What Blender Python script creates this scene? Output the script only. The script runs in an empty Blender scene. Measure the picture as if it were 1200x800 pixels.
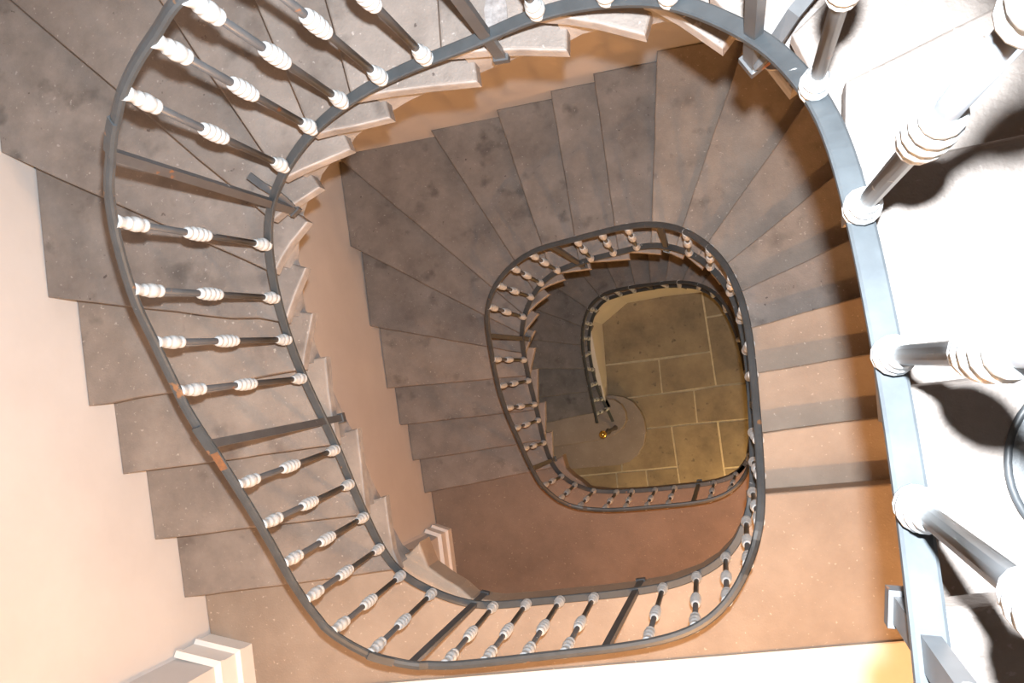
import bpy, bmesh, math, random, json
from mathutils import Vector, Matrix
random.seed(7)
SC = bpy.context.scene
COL = SC.collection
CAMZ = 10.8735
RISE = 0.165

# ---------------------------------------------------------------- camera
cam_data = bpy.data.cameras.new('camera')
cam_data.sensor_width = 36.0
cam_data.lens = 33.0                      # focal length = 1100 px on a 1200 px wide frame
cam_data.clip_start = 0.02
cam = bpy.data.objects.new('camera', cam_data)
cam.matrix_world = Matrix.Translation((0, 0, CAMZ)) @ Matrix([[0.9745746, 0.006312, 0.2239743], [-0.0, 0.9996031, -0.0281706], [-0.2240632, 0.0274544, 0.9741878]]).to_4x4()
COL.objects.link(cam)
SC.camera = cam

# ---------------------------------------------------------------- world, lights, exposure
world = bpy.data.worlds.new('world'); SC.world = world
world.use_nodes = True
world.node_tree.nodes['Background'].inputs[0].default_value = (0.9, 0.62, 0.42, 1)
world.node_tree.nodes['Background'].inputs[1].default_value = 0.02
SC.view_settings.view_transform = 'Standard'
SC.view_settings.look = 'None'
SC.view_settings.gamma = 1.0
SC.view_settings.use_curve_mapping = False
SC.view_settings.exposure = 0.0

def lamp(name, loc, power, color, radius):
    l = bpy.data.lights.new(name, 'POINT'); l.energy = power; l.color = color; l.shadow_soft_size = radius
    o = bpy.data.objects.new(name, l); o.location = loc; COL.objects.link(o); return o

# the camera's own flash, some 8 cm above the lens
fl = bpy.data.lights.new('camera_flash', 'SPOT')
fl.energy = 930; fl.color = (0.92, 0.965, 1.0); fl.shadow_soft_size = 0.018
fl.spot_size = math.radians(112); fl.spot_blend = 1.0
flo = bpy.data.objects.new('camera_flash', fl)
flo.matrix_world = cam.matrix_world @ Matrix.Translation((0.026, 0.11, 0.0))
COL.objects.link(flo)
# warm lamps: one above each landing, one on the ground floor
lamp('landing_lamp', (0.10, -1.72, CAMZ - 1.85), 175, (1.0, 0.50, 0.18), 0.05)
lamp('landing_lamp', (0.3, -1.55, CAMZ - 5.6), 78, (1.0, 0.42, 0.12), 0.06)
lamp('hall_lamp', (0.25, -1.75, 1.0), 50, (1.0, 0.66, 0.27), 0.10)

# ---------------------------------------------------------------- material helpers
def mat(name, base, rough=0.7, metallic=0.0, noise=None, scale=6.0, fine=None, bump=0.0, bump_scale=120.0, vary=0.0, spec=None, extra=None):
    m = bpy.data.materials.new(name); m.use_nodes = True
    nt = m.node_tree; N = nt.nodes; L = nt.links
    b = N['Principled BSDF']; b.inputs['Roughness'].default_value = rough; b.inputs['Metallic'].default_value = metallic
    if spec is not None: b.inputs['Specular IOR Level'].default_value = spec
    geo = N.new('ShaderNodeNewGeometry')
    col = None
    if noise:
        n = N.new('ShaderNodeTexNoise'); n.inputs['Scale'].default_value = scale; n.inputs['Detail'].default_value = 8; n.inputs['Roughness'].default_value = 0.65
        L.new(geo.outputs['Position'], n.inputs['Vector'])
        r = N.new('ShaderNodeValToRGB'); r.color_ramp.elements[0].position = 0.32; r.color_ramp.elements[1].position = 0.68
        r.color_ramp.elements[0].color = (*noise, 1); r.color_ramp.elements[1].color = (*base, 1)
        L.new(n.outputs['Fac'], r.inputs['Fac']); col = r.outputs['Color']
    else:
        c = N.new('ShaderNodeRGB'); c.outputs[0].default_value = (*base, 1); col = c.outputs[0]
    for (thr, width, fcol, fscale) in (fine or []):
        n = N.new('ShaderNodeTexNoise'); n.inputs['Scale'].default_value = fscale; n.inputs['Detail'].default_value = 4
        L.new(geo.outputs['Position'], n.inputs['Vector'])
        mr = N.new('ShaderNodeMapRange'); mr.inputs['From Min'].default_value = thr; mr.inputs['From Max'].default_value = thr + width
        L.new(n.outputs['Fac'], mr.inputs['Value'])
        mx = N.new('ShaderNodeMix'); mx.data_type = 'RGBA'; L.new(mr.outputs['Result'], mx.inputs['Factor'])
        L.new(col, mx.inputs[6]); mx.inputs[7].default_value = (*fcol, 1); col = mx.outputs[2]
    if vary:
        oi = N.new('ShaderNodeObjectInfo'); mr = N.new('ShaderNodeMapRange')
        mr.inputs['To Min'].default_value = 1 - vary; mr.inputs['To Max'].default_value = 1 + vary
        L.new(oi.outputs['Random'], mr.inputs['Value'])
        hv = N.new('ShaderNodeHueSaturation'); L.new(mr.outputs['Result'], hv.inputs['Value']); L.new(col, hv.inputs['Color']); col = hv.outputs['Color']
    L.new(col, b.inputs['Base Color'])
    if bump:
        n = N.new('ShaderNodeTexNoise'); n.inputs['Scale'].default_value = bump_scale; n.inputs['Detail'].default_value = 5
        L.new(geo.outputs['Position'], n.inputs['Vector'])
        bp = N.new('ShaderNodeBump'); bp.inputs['Strength'].default_value = bump; bp.inputs['Distance'].default_value = 0.004
        L.new(n.outputs['Fac'], bp.inputs['Height']); L.new(bp.outputs['Normal'], b.inputs['Normal'])
    return m

M_STONE = mat('worn_grey_stone', (0.235, 0.206, 0.187), 0.62, noise=(0.135, 0.117, 0.106), scale=4.6,
              fine=[(0.60, 0.16, (0.095, 0.082, 0.074), 7.0), (0.66, 0.06, (0.29, 0.265, 0.25), 60.0), (0.70, 0.05, (0.07, 0.055, 0.05), 34.0)],
              bump=0.5, bump_scale=130, vary=0.09)
M_LAMPWARM = mat('lamp_warmed_stone', (0.285, 0.24, 0.205), 0.62, noise=(0.18, 0.15, 0.13), scale=4.2,
              fine=[(0.60, 0.16, (0.13, 0.105, 0.09), 7.0), (0.66, 0.06, (0.36, 0.32, 0.28), 58.0)], bump=0.5, bump_scale=130, vary=0.06)  # the grey step stone with warm lamp light mixed into its colour
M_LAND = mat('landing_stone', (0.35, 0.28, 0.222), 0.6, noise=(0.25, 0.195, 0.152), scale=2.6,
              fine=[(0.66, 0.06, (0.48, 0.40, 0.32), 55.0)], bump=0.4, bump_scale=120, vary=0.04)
M_LAND2 = mat('brown_landing_stone', (0.27, 0.195, 0.145), 0.6, noise=(0.19, 0.135, 0.10), scale=3.0,
              fine=[(0.66, 0.06, (0.34, 0.27, 0.2), 55.0)], bump=0.4, bump_scale=120)
M_FLAG = mat('flagstone', (0.36, 0.27, 0.15), 0.6, noise=(0.17, 0.12, 0.065), scale=2.4,
              fine=[(0.64, 0.1, (0.12, 0.085, 0.05), 14.0)], bump=0.4, bump_scale=60, vary=0.12)
M_MORTAR = mat('light_mortar', (0.72, 0.60, 0.40), 0.9, noise=(0.52, 0.43, 0.27), scale=20, bump=0.4)
M_PLASTER = mat('cream_plaster', (0.66, 0.635, 0.62), 0.85, noise=(0.60, 0.575, 0.56), scale=1.6, bump=0.12, bump_scale=30)
M_WHITE = mat('white_gloss_paint', (0.86, 0.83, 0.80), 0.4, noise=(0.80, 0.77, 0.74), scale=3)
M_IRON = mat('grey_painted_iron', (0.075, 0.08, 0.086), 0.38, noise=(0.055, 0.058, 0.063), scale=18,
              fine=[(0.68, 0.04, (0.20, 0.085, 0.035), 22.0), (0.72, 0.03, (0.5, 0.5, 0.5), 30.0)], spec=0.6)
M_RAIL = mat('worn_rail_iron', (0.064, 0.074, 0.082), 0.42, noise=(0.045, 0.052, 0.058), scale=14,
              fine=[(0.69, 0.03, (0.20, 0.11, 0.06), 16.0), (0.73, 0.03, (0.4, 0.4, 0.4), 26.0)], spec=0.4)
M_COLLAR = mat('pale_grey_collar_paint', (0.50, 0.53, 0.55), 0.45, noise=(0.38, 0.41, 0.43), scale=60, spec=0.5)
M_RUST = mat('rust', (0.24, 0.10, 0.035), 0.7, noise=(0.10, 0.06, 0.04), scale=60)
M_BRASS = mat('polished_brass', (0.85, 0.55, 0.16), 0.22, metallic=1.0)
M_DARKIRON = mat('dark_newel_iron', (0.05, 0.04, 0.038), 0.4)
M_CAPSTONE = mat('pale_painted_stone', (0.36, 0.345, 0.34), 0.7, noise=(0.19, 0.18, 0.175), scale=9, bump=0.3)
M_GREYRIM = mat('grey_rubber', (0.03, 0.034, 0.038), 0.5)
M_PATCH = mat('lead_patch', (0.34, 0.33, 0.33), 0.45, noise=(0.16, 0.15, 0.15), scale=40, bump=0.8, bump_scale=50)
M_GLASS = bpy.data.materials.new('clear_plastic'); M_GLASS.use_nodes = True
_nt = M_GLASS.node_tree; _o = _nt.nodes['Material Output']; _nt.nodes.remove(_nt.nodes['Principled BSDF'])
_t = _nt.nodes.new('ShaderNodeBsdfTransparent'); _t.inputs[0].default_value = (0.93, 0.97, 1.0, 1)
_g = _nt.nodes.new('ShaderNodeBsdfGlossy'); _g.inputs['Roughness'].default_value = 0.1
_m = _nt.nodes.new('ShaderNodeMixShader'); _m.inputs[0].default_value = 0.05
_nt.links.new(_t.outputs[0], _m.inputs[1]); _nt.links.new(_g.outputs[0], _m.inputs[2]); _nt.links.new(_m.outputs[0], _o.inputs[0])

# ---------------------------------------------------------------- object helpers
def link(name, bm, m, parent=None, smooth=False, mats=None):
    me = bpy.data.meshes.new(name)
    bmesh.ops.recalc_face_normals(bm, faces=bm.faces)
    bm.to_mesh(me); bm.free()
    for q in (mats or [m]): me.materials.append(q)
    if smooth:
        for p in me.polygons: p.use_smooth = True
    o = bpy.data.objects.new(name, me); COL.objects.link(o)
    if parent: o.parent = parent
    return o
def tag(o, label=None, cat=None, group=None, kind=None):
    for k, v in (('label', label), ('category', cat), ('group', group), ('kind', kind)):
        if v: o[k] = v
    return o
def empty(name, loc, label, cat, group=None):
    o = bpy.data.objects.new(name, None); o.empty_display_size = 0.2; COL.objects.link(o)
    o.location = loc; return tag(o, label, cat, group)
def fix_parent(o, parent):
    o.parent = parent; o.matrix_parent_inverse = Matrix.Translation(-Vector(parent.location))
def clean(poly, eps=0.003):
    out = []
    for p in poly:
        if not out or (Vector(p[:2]) - Vector(out[-1][:2])).length > eps: out.append(p)
    if (Vector(out[0][:2]) - Vector(out[-1][:2])).length < eps: out.pop()
    return out
def prism(bm, poly, ztop, zbot, bevel=0.0, seg=2):
    """vertical prism over a plan polygon; ztop / zbot numbers or lists"""
    n = len(poly)
    zt = ztop if isinstance(ztop, list) else [ztop] * n
    zb = zbot if isinstance(zbot, list) else [zbot] * n
    t = [bm.verts.new((p[0], p[1], z)) for p, z in zip(poly, zt)]
    b = [bm.verts.new((p[0], p[1], z)) for p, z in zip(poly, zb)]
    ft = bm.faces.new(t); fb = bm.faces.new(b[::-1])
    for i in range(n):
        bm.faces.new((t[i], b[i], b[(i + 1) % n], t[(i + 1) % n]))
    if bevel:
        es = list(ft.edges) + list(fb.edges)
        bmesh.ops.bevel(bm, geom=es, offset=bevel, segments=seg, affect='EDGES', clamp_overlap=True)
def inset(poly, s):
    n = len(poly); out = []
    area = sum(poly[i][0] * poly[(i + 1) % n][1] - poly[(i + 1) % n][0] * poly[i][1] for i in range(n))
    sg = 1 if area > 0 else -1
    for i in range(n):
        p0, p1, p2 = Vector(poly[i - 1]), Vector(poly[i]), Vector(poly[(i + 1) % n])
        d0 = (p1 - p0).normalized(); d1 = (p2 - p1).normalized()
        n0 = Vector((-d0.y, d0.x)) * sg; n1 = Vector((-d1.y, d1.x)) * sg
        den = 1 + n0.dot(n1)
        out.append(p1 + (n0 + n1) / max(den, 0.35) * s)
    return [(p.x, p.y) for p in out]
def round_slab(bm, poly, z, th, r=0.009):
    """slab over a plan polygon with rounded upper and lower arrises"""
    rings = []
    for zz, s in ((z, r), (z - r * 0.12, r * 0.5), (z - r * 0.45, r * 0.14), (z - r, 0.0), (z - th + r * 0.6, 0.0), (z - th, r * 0.6)):
        q = inset(poly, s) if s else poly
        rings.append([bm.verts.new((p[0], p[1], zz)) for p in q])
    n = len(poly)
    for a, b in zip(rings, rings[1:]):
        for i in range(n): bm.faces.new((a[i], b[i], b[(i + 1) % n], a[(i + 1) % n]))
    bm.faces.new(rings[0]); bm.faces.new(rings[-1][::-1])
def box(bm, lo, hi):
    prism(bm, [(lo[0], lo[1]), (hi[0], lo[1]), (hi[0], hi[1]), (lo[0], hi[1])], hi[2], lo[2])
def sweep(bm, pts, prof, closed_ends=True):
    """sweep a (across, up) profile along 3D points, 'up' staying vertical"""
    rings = []
    for i, p in enumerate(pts):
        a = Vector(pts[max(i - 1, 0)]); b = Vector(pts[min(i + 1, len(pts) - 1)])
        d = (b - a); s = Vector((d.y, -d.x, 0)).normalized(); u = s.cross(d).normalized()
        if u.z < 0: u = -u
        rings.append([bm.verts.new(Vector(p) + s * x + u * y) for x, y in prof])
    n = len(prof)
    for r0, r1 in zip(rings, rings[1:]):
        for j in range(n): bm.faces.new((r0[j], r0[(j + 1) % n], r1[(j + 1) % n], r1[j]))
    bm.faces.new(rings[0]); bm.faces.new(rings[-1][::-1])
def lathe_mesh(name, prof, m, seg=14):
    bm = bmesh.new(); rings = []
    for r, z in prof:
        rings.append([bm.verts.new((r * math.cos(2 * math.pi * k / seg), r * math.sin(2 * math.pi * k / seg), z)) for k in range(seg)])
    for a, b in zip(rings, rings[1:]):
        for k in range(seg): bm.faces.new((a[k], a[(k + 1) % seg], b[(k + 1) % seg], b[k]))
    bm.faces.new(rings[0][::-1]); bm.faces.new(rings[-1])
    bmesh.ops.recalc_face_normals(bm, faces=bm.faces)
    me = bpy.data.meshes.new(name); bm.to_mesh(me); bm.free(); me.materials.append(m)
    for p in me.polygons: p.use_smooth = True
    return me

# ---------------------------------------------------------------- plan of the stair, in metres (plan x, plan y, height)
DATA = json.loads('''{"bar":[[0.152,
-0.5845,
10.204,
-19.6],
[0.155,
-0.5547,
10.1824,
-19.47],
[0.158,
-0.5248,
10.1607,
-19.34],
[0.1609,
-0.495,
10.139,
-19.21],
[0.1636,
-0.4651,
10.1172,
-19.08],
[0.1662,
-0.4352,
10.0952,
-18.94],
[0.1686,
-0.4053,
10.073,
-18.81],
[0.1707,
-0.3754,
10.0505,
-18.68],
[0.1726,
-0.3455,
10.0277,
-18.54],
[0.1743,
-0.3155,
10.0047,
-18.4],
[0.1757,
-0.2855,
9.9813,
-18.25],
[0.1769,
-0.2556,
9.9575,
-18.11],
[0.1778,
-0.2256,
9.9336,
-17.98],
[0.1785,
-0.1956,
9.9096,
-17.81],
[0.179,
-0.1656,
9.8857,
-17.66],
[0.1792,
-0.1356,
9.8622,
-17.51],
[0.179,
-0.1056,
9.8392,
-17.37],
[0.1785,
-0.0756,
9.8171,
-17.24],
[0.1777,
-0.0457,
9.796,
-17.1],
[0.1764,
-0.0157,
9.776,
-16.97],
[0.1747,
0.0142,
9.757,
-16.87],
[0.1726,
0.0442,
9.739,
-16.77],
[0.1702,
0.0741,
9.7216,
-16.67],
[0.1675,
0.1039,
9.7045,
-16.57],
[0.1646,
0.1338,
9.6874,
-16.48],
[0.1615,
0.1636,
9.6696,
-16.38],
[0.1583,
0.1934,
9.6508,
-16.28],
[0.1549,
0.2232,
9.6302,
-16.17],
[0.1513,
0.253,
9.6075,
-16.05],
[0.1473,
0.2827,
9.5823,
-15.9],
[0.1427,
0.3123,
9.5544,
-15.73],
[0.1372,
0.3417,
9.5241,
-15.53],
[0.1305,
0.3708,
9.4917,
-15.32],
[0.1224,
0.3995,
9.4579,
-15.09],
[0.1131,
0.4279,
9.4231,
-14.87],
[0.1024,
0.4558,
9.3881,
-14.64],
[0.0905,
0.4831,
9.3535,
-14.42],
[0.0772,
0.5096,
9.3199,
-14.21],
[0.0621,
0.5351,
9.2874,
-13.99],
[0.0452,
0.5595,
9.2565,
-13.82],
[0.0267,
0.5828,
9.2269,
-13.65],
[0.007,
0.6051,
9.1987,
-13.48],
[-0.0138,
0.6266,
9.1714,
-13.33],
[-0.0353,
0.6474,
9.1448,
-13.18],
[-0.0576,
0.6673,
9.1186,
-13.03],
[-0.0808,
0.686,
9.0928,
-12.86],
[-0.1049,
0.7033,
9.0671,
-12.7],
[-0.1302,
0.7189,
9.0418,
-12.54],
[-0.1564,
0.7328,
9.0166,
-12.4],
[-0.1835,
0.7451,
8.9917,
-12.26],
[-0.2113,
0.7561,
8.967,
-12.11],
[-0.2395,
0.7659,
8.9424,
-11.95],
[-0.2681,
0.7748,
8.9181,
-11.8],
[-0.297,
0.7825,
8.8941,
-11.65],
[-0.3261,
0.7893,
8.8705,
-11.51],
[-0.3555,
0.7949,
8.8473,
-11.37],
[-0.3851,
0.7994,
8.8244,
-11.24],
[-0.4148,
0.8027,
8.8019,
-11.1],
[-0.4446,
0.8047,
8.7798,
-10.96],
[-0.4744,
0.8053,
8.7582,
-10.83],
[-0.5043,
0.8047,
8.7372,
-10.69],
[-0.5342,
0.8032,
8.7172,
-10.56],
[-0.5641,
0.8012,
8.6984,
-10.43],
[-0.594,
0.7989,
8.6808,
-10.33],
[-0.6239,
0.7966,
8.6643,
-10.25],
[-0.6538,
0.7943,
8.6487,
-10.17],
[-0.6837,
0.7919,
8.6337,
-10.08],
[-0.7136,
0.7894,
8.6189,
-10.0],
[-0.7435,
0.7868,
8.6041,
-9.91],
[-0.7733,
0.7839,
8.5892,
-9.82],
[-0.8032,
0.7807,
8.574,
-9.72],
[-0.8329,
0.7771,
8.5586,
-9.63],
[-0.8626,
0.7731,
8.543,
-9.54],
[-0.8923,
0.7685,
8.5272,
-9.44],
[-0.9218,
0.7635,
8.511,
-9.34],
[-0.9513,
0.758,
8.4943,
-9.25],
[-0.9807,
0.7521,
8.4768,
-9.15],
[-1.0101,
0.746,
8.4581,
-9.06],
[-1.0394,
0.7396,
8.4381,
-8.95],
[-1.0687,
0.7331,
8.4168,
-8.8],
[-1.0979,
0.7263,
8.3944,
-8.64],
[-1.127,
0.7191,
8.371,
-8.5],
[-1.1559,
0.7113,
8.3471,
-8.35],
[-1.1845,
0.7026,
8.3228,
-8.2],
[-1.2128,
0.6929,
8.2984,
-8.05],
[-1.2407,
0.6821,
8.2739,
-7.9],
[-1.2682,
0.6703,
8.2493,
-7.75],
[-1.2952,
0.6575,
8.2245,
-7.61],
[-1.3218,
0.6438,
8.1994,
-7.46],
[-1.348,
0.6293,
8.1736,
-7.31],
[-1.3738,
0.614,
8.1471,
-7.16],
[-1.3992,
0.5981,
8.1195,
-7.01],
[-1.424,
0.5815,
8.0909,
-6.82],
[-1.4482,
0.5639,
8.0614,
-6.63],
[-1.4712,
0.5452,
8.0312,
-6.44],
[-1.4926,
0.5249,
8.0009,
-6.24],
[-1.5122,
0.5029,
7.9707,
-6.04],
[-1.5297,
0.4792,
7.9409,
-5.86],
[-1.545,
0.4539,
7.9117,
-5.69],
[-1.5584,
0.4275,
7.883,
-5.52],
[-1.5701,
0.4001,
7.8547,
-5.36],
[-1.5805,
0.3721,
7.8266,
-5.2],
[-1.5898,
0.3437,
7.7986,
-5.03],
[-1.5982,
0.3149,
7.7704,
-4.86],
[-1.6056,
0.2859,
7.7422,
-4.68],
[-1.6121,
0.2567,
7.7137,
-4.51],
[-1.6179,
0.2273,
7.6852,
-4.34],
[-1.6228,
0.1978,
7.6565,
-4.16],
[-1.6271,
0.1681,
7.6279,
-3.99],
[-1.6307,
0.1384,
7.5994,
-3.81],
[-1.6334,
0.1086,
7.5713,
-3.63],
[-1.6351,
0.0787,
7.544,
-3.46],
[-1.6356,
0.0489,
7.5179,
-3.28],
[-1.6346,
0.019,
7.4934,
-3.12],
[-1.6321,
-0.0107,
7.4707,
-2.97],
[-1.6282,
-0.0403,
7.4499,
-2.87],
[-1.623,
-0.0697,
7.4309,
-2.77],
[-1.6166,
-0.0989,
7.4134,
-2.67],
[-1.6095,
-0.128,
7.3969,
-2.58],
[-1.6018,
-0.157,
7.3811,
-2.49],
[-1.5939,
-0.1859,
7.3657,
-2.4],
[-1.5859,
-0.2149,
7.3506,
-2.31],
[-1.578,
-0.2438,
7.3355,
-2.22],
[-1.5704,
-0.2728,
7.3204,
-2.13],
[-1.5632,
-0.3019,
7.3052,
-2.03],
[-1.5563,
-0.3311,
7.29,
-1.94],
[-1.5499,
-0.3604,
7.2746,
-1.85],
[-1.5437,
-0.3897,
7.2592,
-1.75],
[-1.5377,
-0.4191,
7.2438,
-1.66],
[-1.5319,
-0.4485,
7.2282,
-1.57],
[-1.526,
-0.478,
7.2127,
-1.47],
[-1.52,
-0.5074,
7.197,
-1.38],
[-1.5139,
-0.5367,
7.1812,
-1.28],
[-1.5075,
-0.566,
7.1652,
-1.19],
[-1.5009,
-0.5953,
7.149,
-1.09],
[-1.4941,
-0.6245,
7.1326,
-0.99],
[-1.4872,
-0.6537,
7.116,
-0.89],
[-1.4802,
-0.6829,
7.0991,
-0.79],
[-1.473,
-0.712,
7.082,
-0.68],
[-1.4653,
-0.7409,
7.0648,
-0.58],
[-1.457,
-0.7696,
7.0473,
-0.48],
[-1.4475,
-0.7978,
7.0298,
-0.37],
[-1.4362,
-0.8252,
7.0125,
-0.26],
[-1.4228,
-0.8513,
6.9958,
-0.14],
[-1.4068,
-0.8757,
6.9798,
-0.01],
[-1.3881,
-0.8979,
6.9648,
0.04],
[-1.3669,
-0.9181,
6.9507,
0.08],
[-1.3438,
-0.9364,
6.9371,
0.12],
[-1.3193,
-0.9532,
6.9237,
0.16],
[-1.2939,
-0.9689,
6.9102,
0.2],
[-1.268,
-0.9839,
6.8963,
0.26],
[-1.2417,
-0.9982,
6.8822,
0.32],
[-1.215,
-1.0115,
6.8682,
0.37],
[-1.1877,
-1.0234,
6.8548,
0.43],
[-1.1598,
-1.0335,
6.8426,
0.49],
[-1.1314,
-1.0413,
6.8322,
0.55],
[-1.1023,
-1.0465,
6.8237,
0.56],
[-1.0729,
-1.0493,
6.8172,
0.58],
[-1.0432,
-1.05,
6.8126,
0.59],
[-1.0134,
-1.0489,
6.8094,
0.6],
[-0.9836,
-1.0464,
6.8074,
0.61],
[-0.9539,
-1.043,
6.8062,
0.62],
[-0.9242,
-1.039,
6.8056,
0.63],
[-0.8945,
-1.0346,
6.8052,
0.64],
[-0.8649,
-1.0301,
6.8051,
0.65],
[-0.8352,
-1.0256,
6.805,
0.65],
[-0.8055,
-1.0212,
6.805,
0.66],
[-0.7758,
-1.0169,
6.805,
0.66],
[-0.7461,
-1.0126,
6.805,
0.67],
[-0.7164,
-1.0084,
6.805,
0.67],
[-0.6867,
-1.0042,
6.805,
0.68],
[-0.657,
-0.9999,
6.805,
0.68],
[-0.6274,
-0.9956,
6.805,
0.69],
[-0.5977,
-0.9912,
6.805,
0.69],
[-0.568,
-0.9867,
6.805,
0.7],
[-0.5384,
-0.9821,
6.805,
0.71],
[-0.5088,
-0.9773,
6.805,
0.71],
[-0.4792,
-0.9724,
6.805,
0.72],
[-0.4496,
-0.9674,
6.805,
0.73],
[-0.4201,
-0.9621,
6.805,
0.74],
[-0.3906,
-0.9567,
6.805,
0.75],
[-0.3611,
-0.9509,
6.805,
0.76],
[-0.3318,
-0.9447,
6.805,
0.77],
[-0.3027,
-0.9378,
6.805,
0.79],
[-0.2738,
-0.9301,
6.805,
0.8],
[-0.2451,
-0.9214,
6.805,
0.81],
[-0.2168,
-0.9117,
6.805,
0.82],
[-0.1889,
-0.901,
6.805,
0.83],
[-0.1615,
-0.889,
6.805,
0.84],
[-0.1347,
-0.8759,
6.805,
0.85],
[-0.1086,
-0.8615,
6.805,
0.86],
[-0.0832,
-0.8458,
6.805,
0.86],
[-0.0589,
-0.8288,
6.805,
0.87],
[-0.0358,
-0.8101,
6.805,
0.88],
[-0.0145,
-0.7897,
6.805,
0.89],
[0.0048,
-0.7675,
6.805,
0.9],
[0.0218,
-0.7436,
6.805,
0.91],
[0.0367,
-0.7181,
6.8049,
0.92],
[0.0497,
-0.6914,
6.8046,
0.93],
[0.0611,
-0.6638,
6.8039,
0.94],
[0.0711,
-0.6357,
6.8023,
0.96],
[0.0797,
-0.6071,
6.7992,
0.97],
[0.087,
-0.5782,
6.7941,
0.98],
[0.0928,
-0.549,
6.7862,
1.0],
[0.097,
-0.5194,
6.7753,
1.08],
[0.1,
-0.4897,
6.7616,
1.2],
[0.1018,
-0.4598,
6.7456,
1.35],
[0.1028,
-0.4299,
6.728,
1.47],
[0.1034,
-0.3999,
6.7096,
1.59],
[0.1036,
-0.3699,
6.691,
1.7],
[0.1035,
-0.3399,
6.6723,
1.8],
[0.1034,
-0.3099,
6.6537,
1.91],
[0.1031,
-0.2799,
6.6351,
2.03],
[0.1026,
-0.2499,
6.6165,
2.14],
[0.1021,
-0.22,
6.5979,
2.26],
[0.1014,
-0.19,
6.5793,
2.37],
[0.1006,
-0.16,
6.5606,
2.48],
[0.0996,
-0.13,
6.5417,
2.59],
[0.0983,
-0.1,
6.5225,
2.7],
[0.0967,
-0.0701,
6.5028,
2.82],
[0.0947,
-0.0402,
6.4826,
2.93],
[0.0924,
-0.0102,
6.4616,
3.06],
[0.0898,
0.0196,
6.4399,
3.2],
[0.0867,
0.0495,
6.4175,
3.34],
[0.0833,
0.0792,
6.3944,
3.48],
[0.0793,
0.109,
6.3708,
3.62],
[0.075,
0.1386,
6.3465,
3.77],
[0.0701,
0.1682,
6.3217,
3.91],
[0.0647,
0.1977,
6.2962,
4.07],
[0.0588,
0.2271,
6.2702,
4.23],
[0.0521,
0.2563,
6.2435,
4.39],
[0.0446,
0.2852,
6.2161,
4.56],
[0.0359,
0.3138,
6.1881,
4.72],
[0.0258,
0.3418,
6.1593,
4.89],
[0.0141,
0.3692,
6.1298,
5.07],
[0.0009,
0.3959,
6.0995,
5.26],
[-0.0139,
0.4218,
6.0684,
5.45],
[-0.03,
0.4469,
6.0367,
5.64],
[-0.0473,
0.4712,
6.0043,
5.84],
[-0.0656,
0.4948,
5.9712,
6.04],
[-0.085,
0.5176,
5.9376,
6.25],
[-0.1054,
0.5394,
5.9034,
6.46],
[-0.1268,
0.5601,
5.869,
6.67],
[-0.1493,
0.5796,
5.8343,
6.88],
[-0.1729,
0.5978,
5.7996,
7.1],
[-0.1976,
0.6145,
5.765,
7.31],
[-0.2231,
0.6298,
5.7305,
7.52],
[-0.2495,
0.6437,
5.6962,
7.72],
[-0.2766,
0.6563,
5.6622,
7.93],
[-0.3043,
0.6675,
5.6285,
8.14],
[-0.3324,
0.6773,
5.5955,
8.34],
[-0.3611,
0.6854,
5.5632,
8.55],
[-0.3901,
0.6918,
5.532,
8.75],
[-0.4194,
0.6961,
5.502,
8.94],
[-0.449,
0.6984,
5.4734,
9.11],
[-0.4788,
0.6987,
5.4462,
9.26],
[-0.5086,
0.6974,
5.4203,
9.41],
[-0.5384,
0.6949,
5.3957,
9.56],
[-0.5682,
0.6917,
5.3722,
9.7],
[-0.5979,
0.6881,
5.3496,
9.84],
[-0.6277,
0.6845,
5.3281,
9.98],
[-0.6575,
0.6808,
5.3074,
10.1],
[-0.6873,
0.6772,
5.2875,
10.21],
[-0.717,
0.6736,
5.2683,
10.32],
[-0.7468,
0.6699,
5.2495,
10.43],
[-0.7765,
0.666,
5.2308,
10.54],
[-0.8062,
0.6618,
5.2121,
10.65],
[-0.8359,
0.6573,
5.1931,
10.76],
[-0.8655,
0.6525,
5.1735,
10.87],
[-0.895,
0.6472,
5.1532,
10.99],
[-0.9245,
0.6416,
5.1321,
11.12],
[-0.9538,
0.6355,
5.1102,
11.26],
[-0.983,
0.6288,
5.0875,
11.4],
[-1.012,
0.6214,
5.064,
11.54],
[-1.0406,
0.6128,
5.0397,
11.68],
[-1.0687,
0.6029,
5.0146,
11.83],
[-1.0961,
0.5913,
4.9887,
11.98],
[-1.1228,
0.5781,
4.962,
12.15],
[-1.1485,
0.5632,
4.9346,
12.32],
[-1.1733,
0.5467,
4.9067,
12.5],
[-1.197,
0.5287,
4.8785,
12.67],
[-1.2197,
0.5094,
4.8502,
12.85],
[-1.2412,
0.4888,
4.8218,
13.03],
[-1.2616,
0.467,
4.7934,
13.2],
[-1.2808,
0.4442,
4.7648,
13.36],
[-1.299,
0.4205,
4.7357,
13.53],
[-1.316,
0.3959,
4.7059,
13.7],
[-1.3321,
0.3707,
4.675,
13.87],
[-1.3471,
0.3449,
4.6427,
14.06],
[-1.361,
0.3184,
4.6089,
14.27],
[-1.3735,
0.2914,
4.5738,
14.5],
[-1.3845,
0.2637,
4.5375,
14.73],
[-1.3937,
0.2354,
4.5006,
14.96],
[-1.4011,
0.2066,
4.4633,
15.19],
[-1.4069,
0.1774,
4.4261,
15.43],
[-1.4113,
0.1478,
4.3895,
15.66],
[-1.4146,
0.1181,
4.3537,
15.89],
[-1.4171,
0.0882,
4.3191,
16.1],
[-1.4188,
0.0583,
4.286,
16.3],
[-1.4199,
0.0284,
4.2544,
16.49],
[-1.4203,
-0.0016,
4.2246,
16.68],
[-1.4199,
-0.0315,
4.1968,
16.86],
[-1.4187,
-0.0615,
4.1709,
17.02],
[-1.4168,
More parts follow.
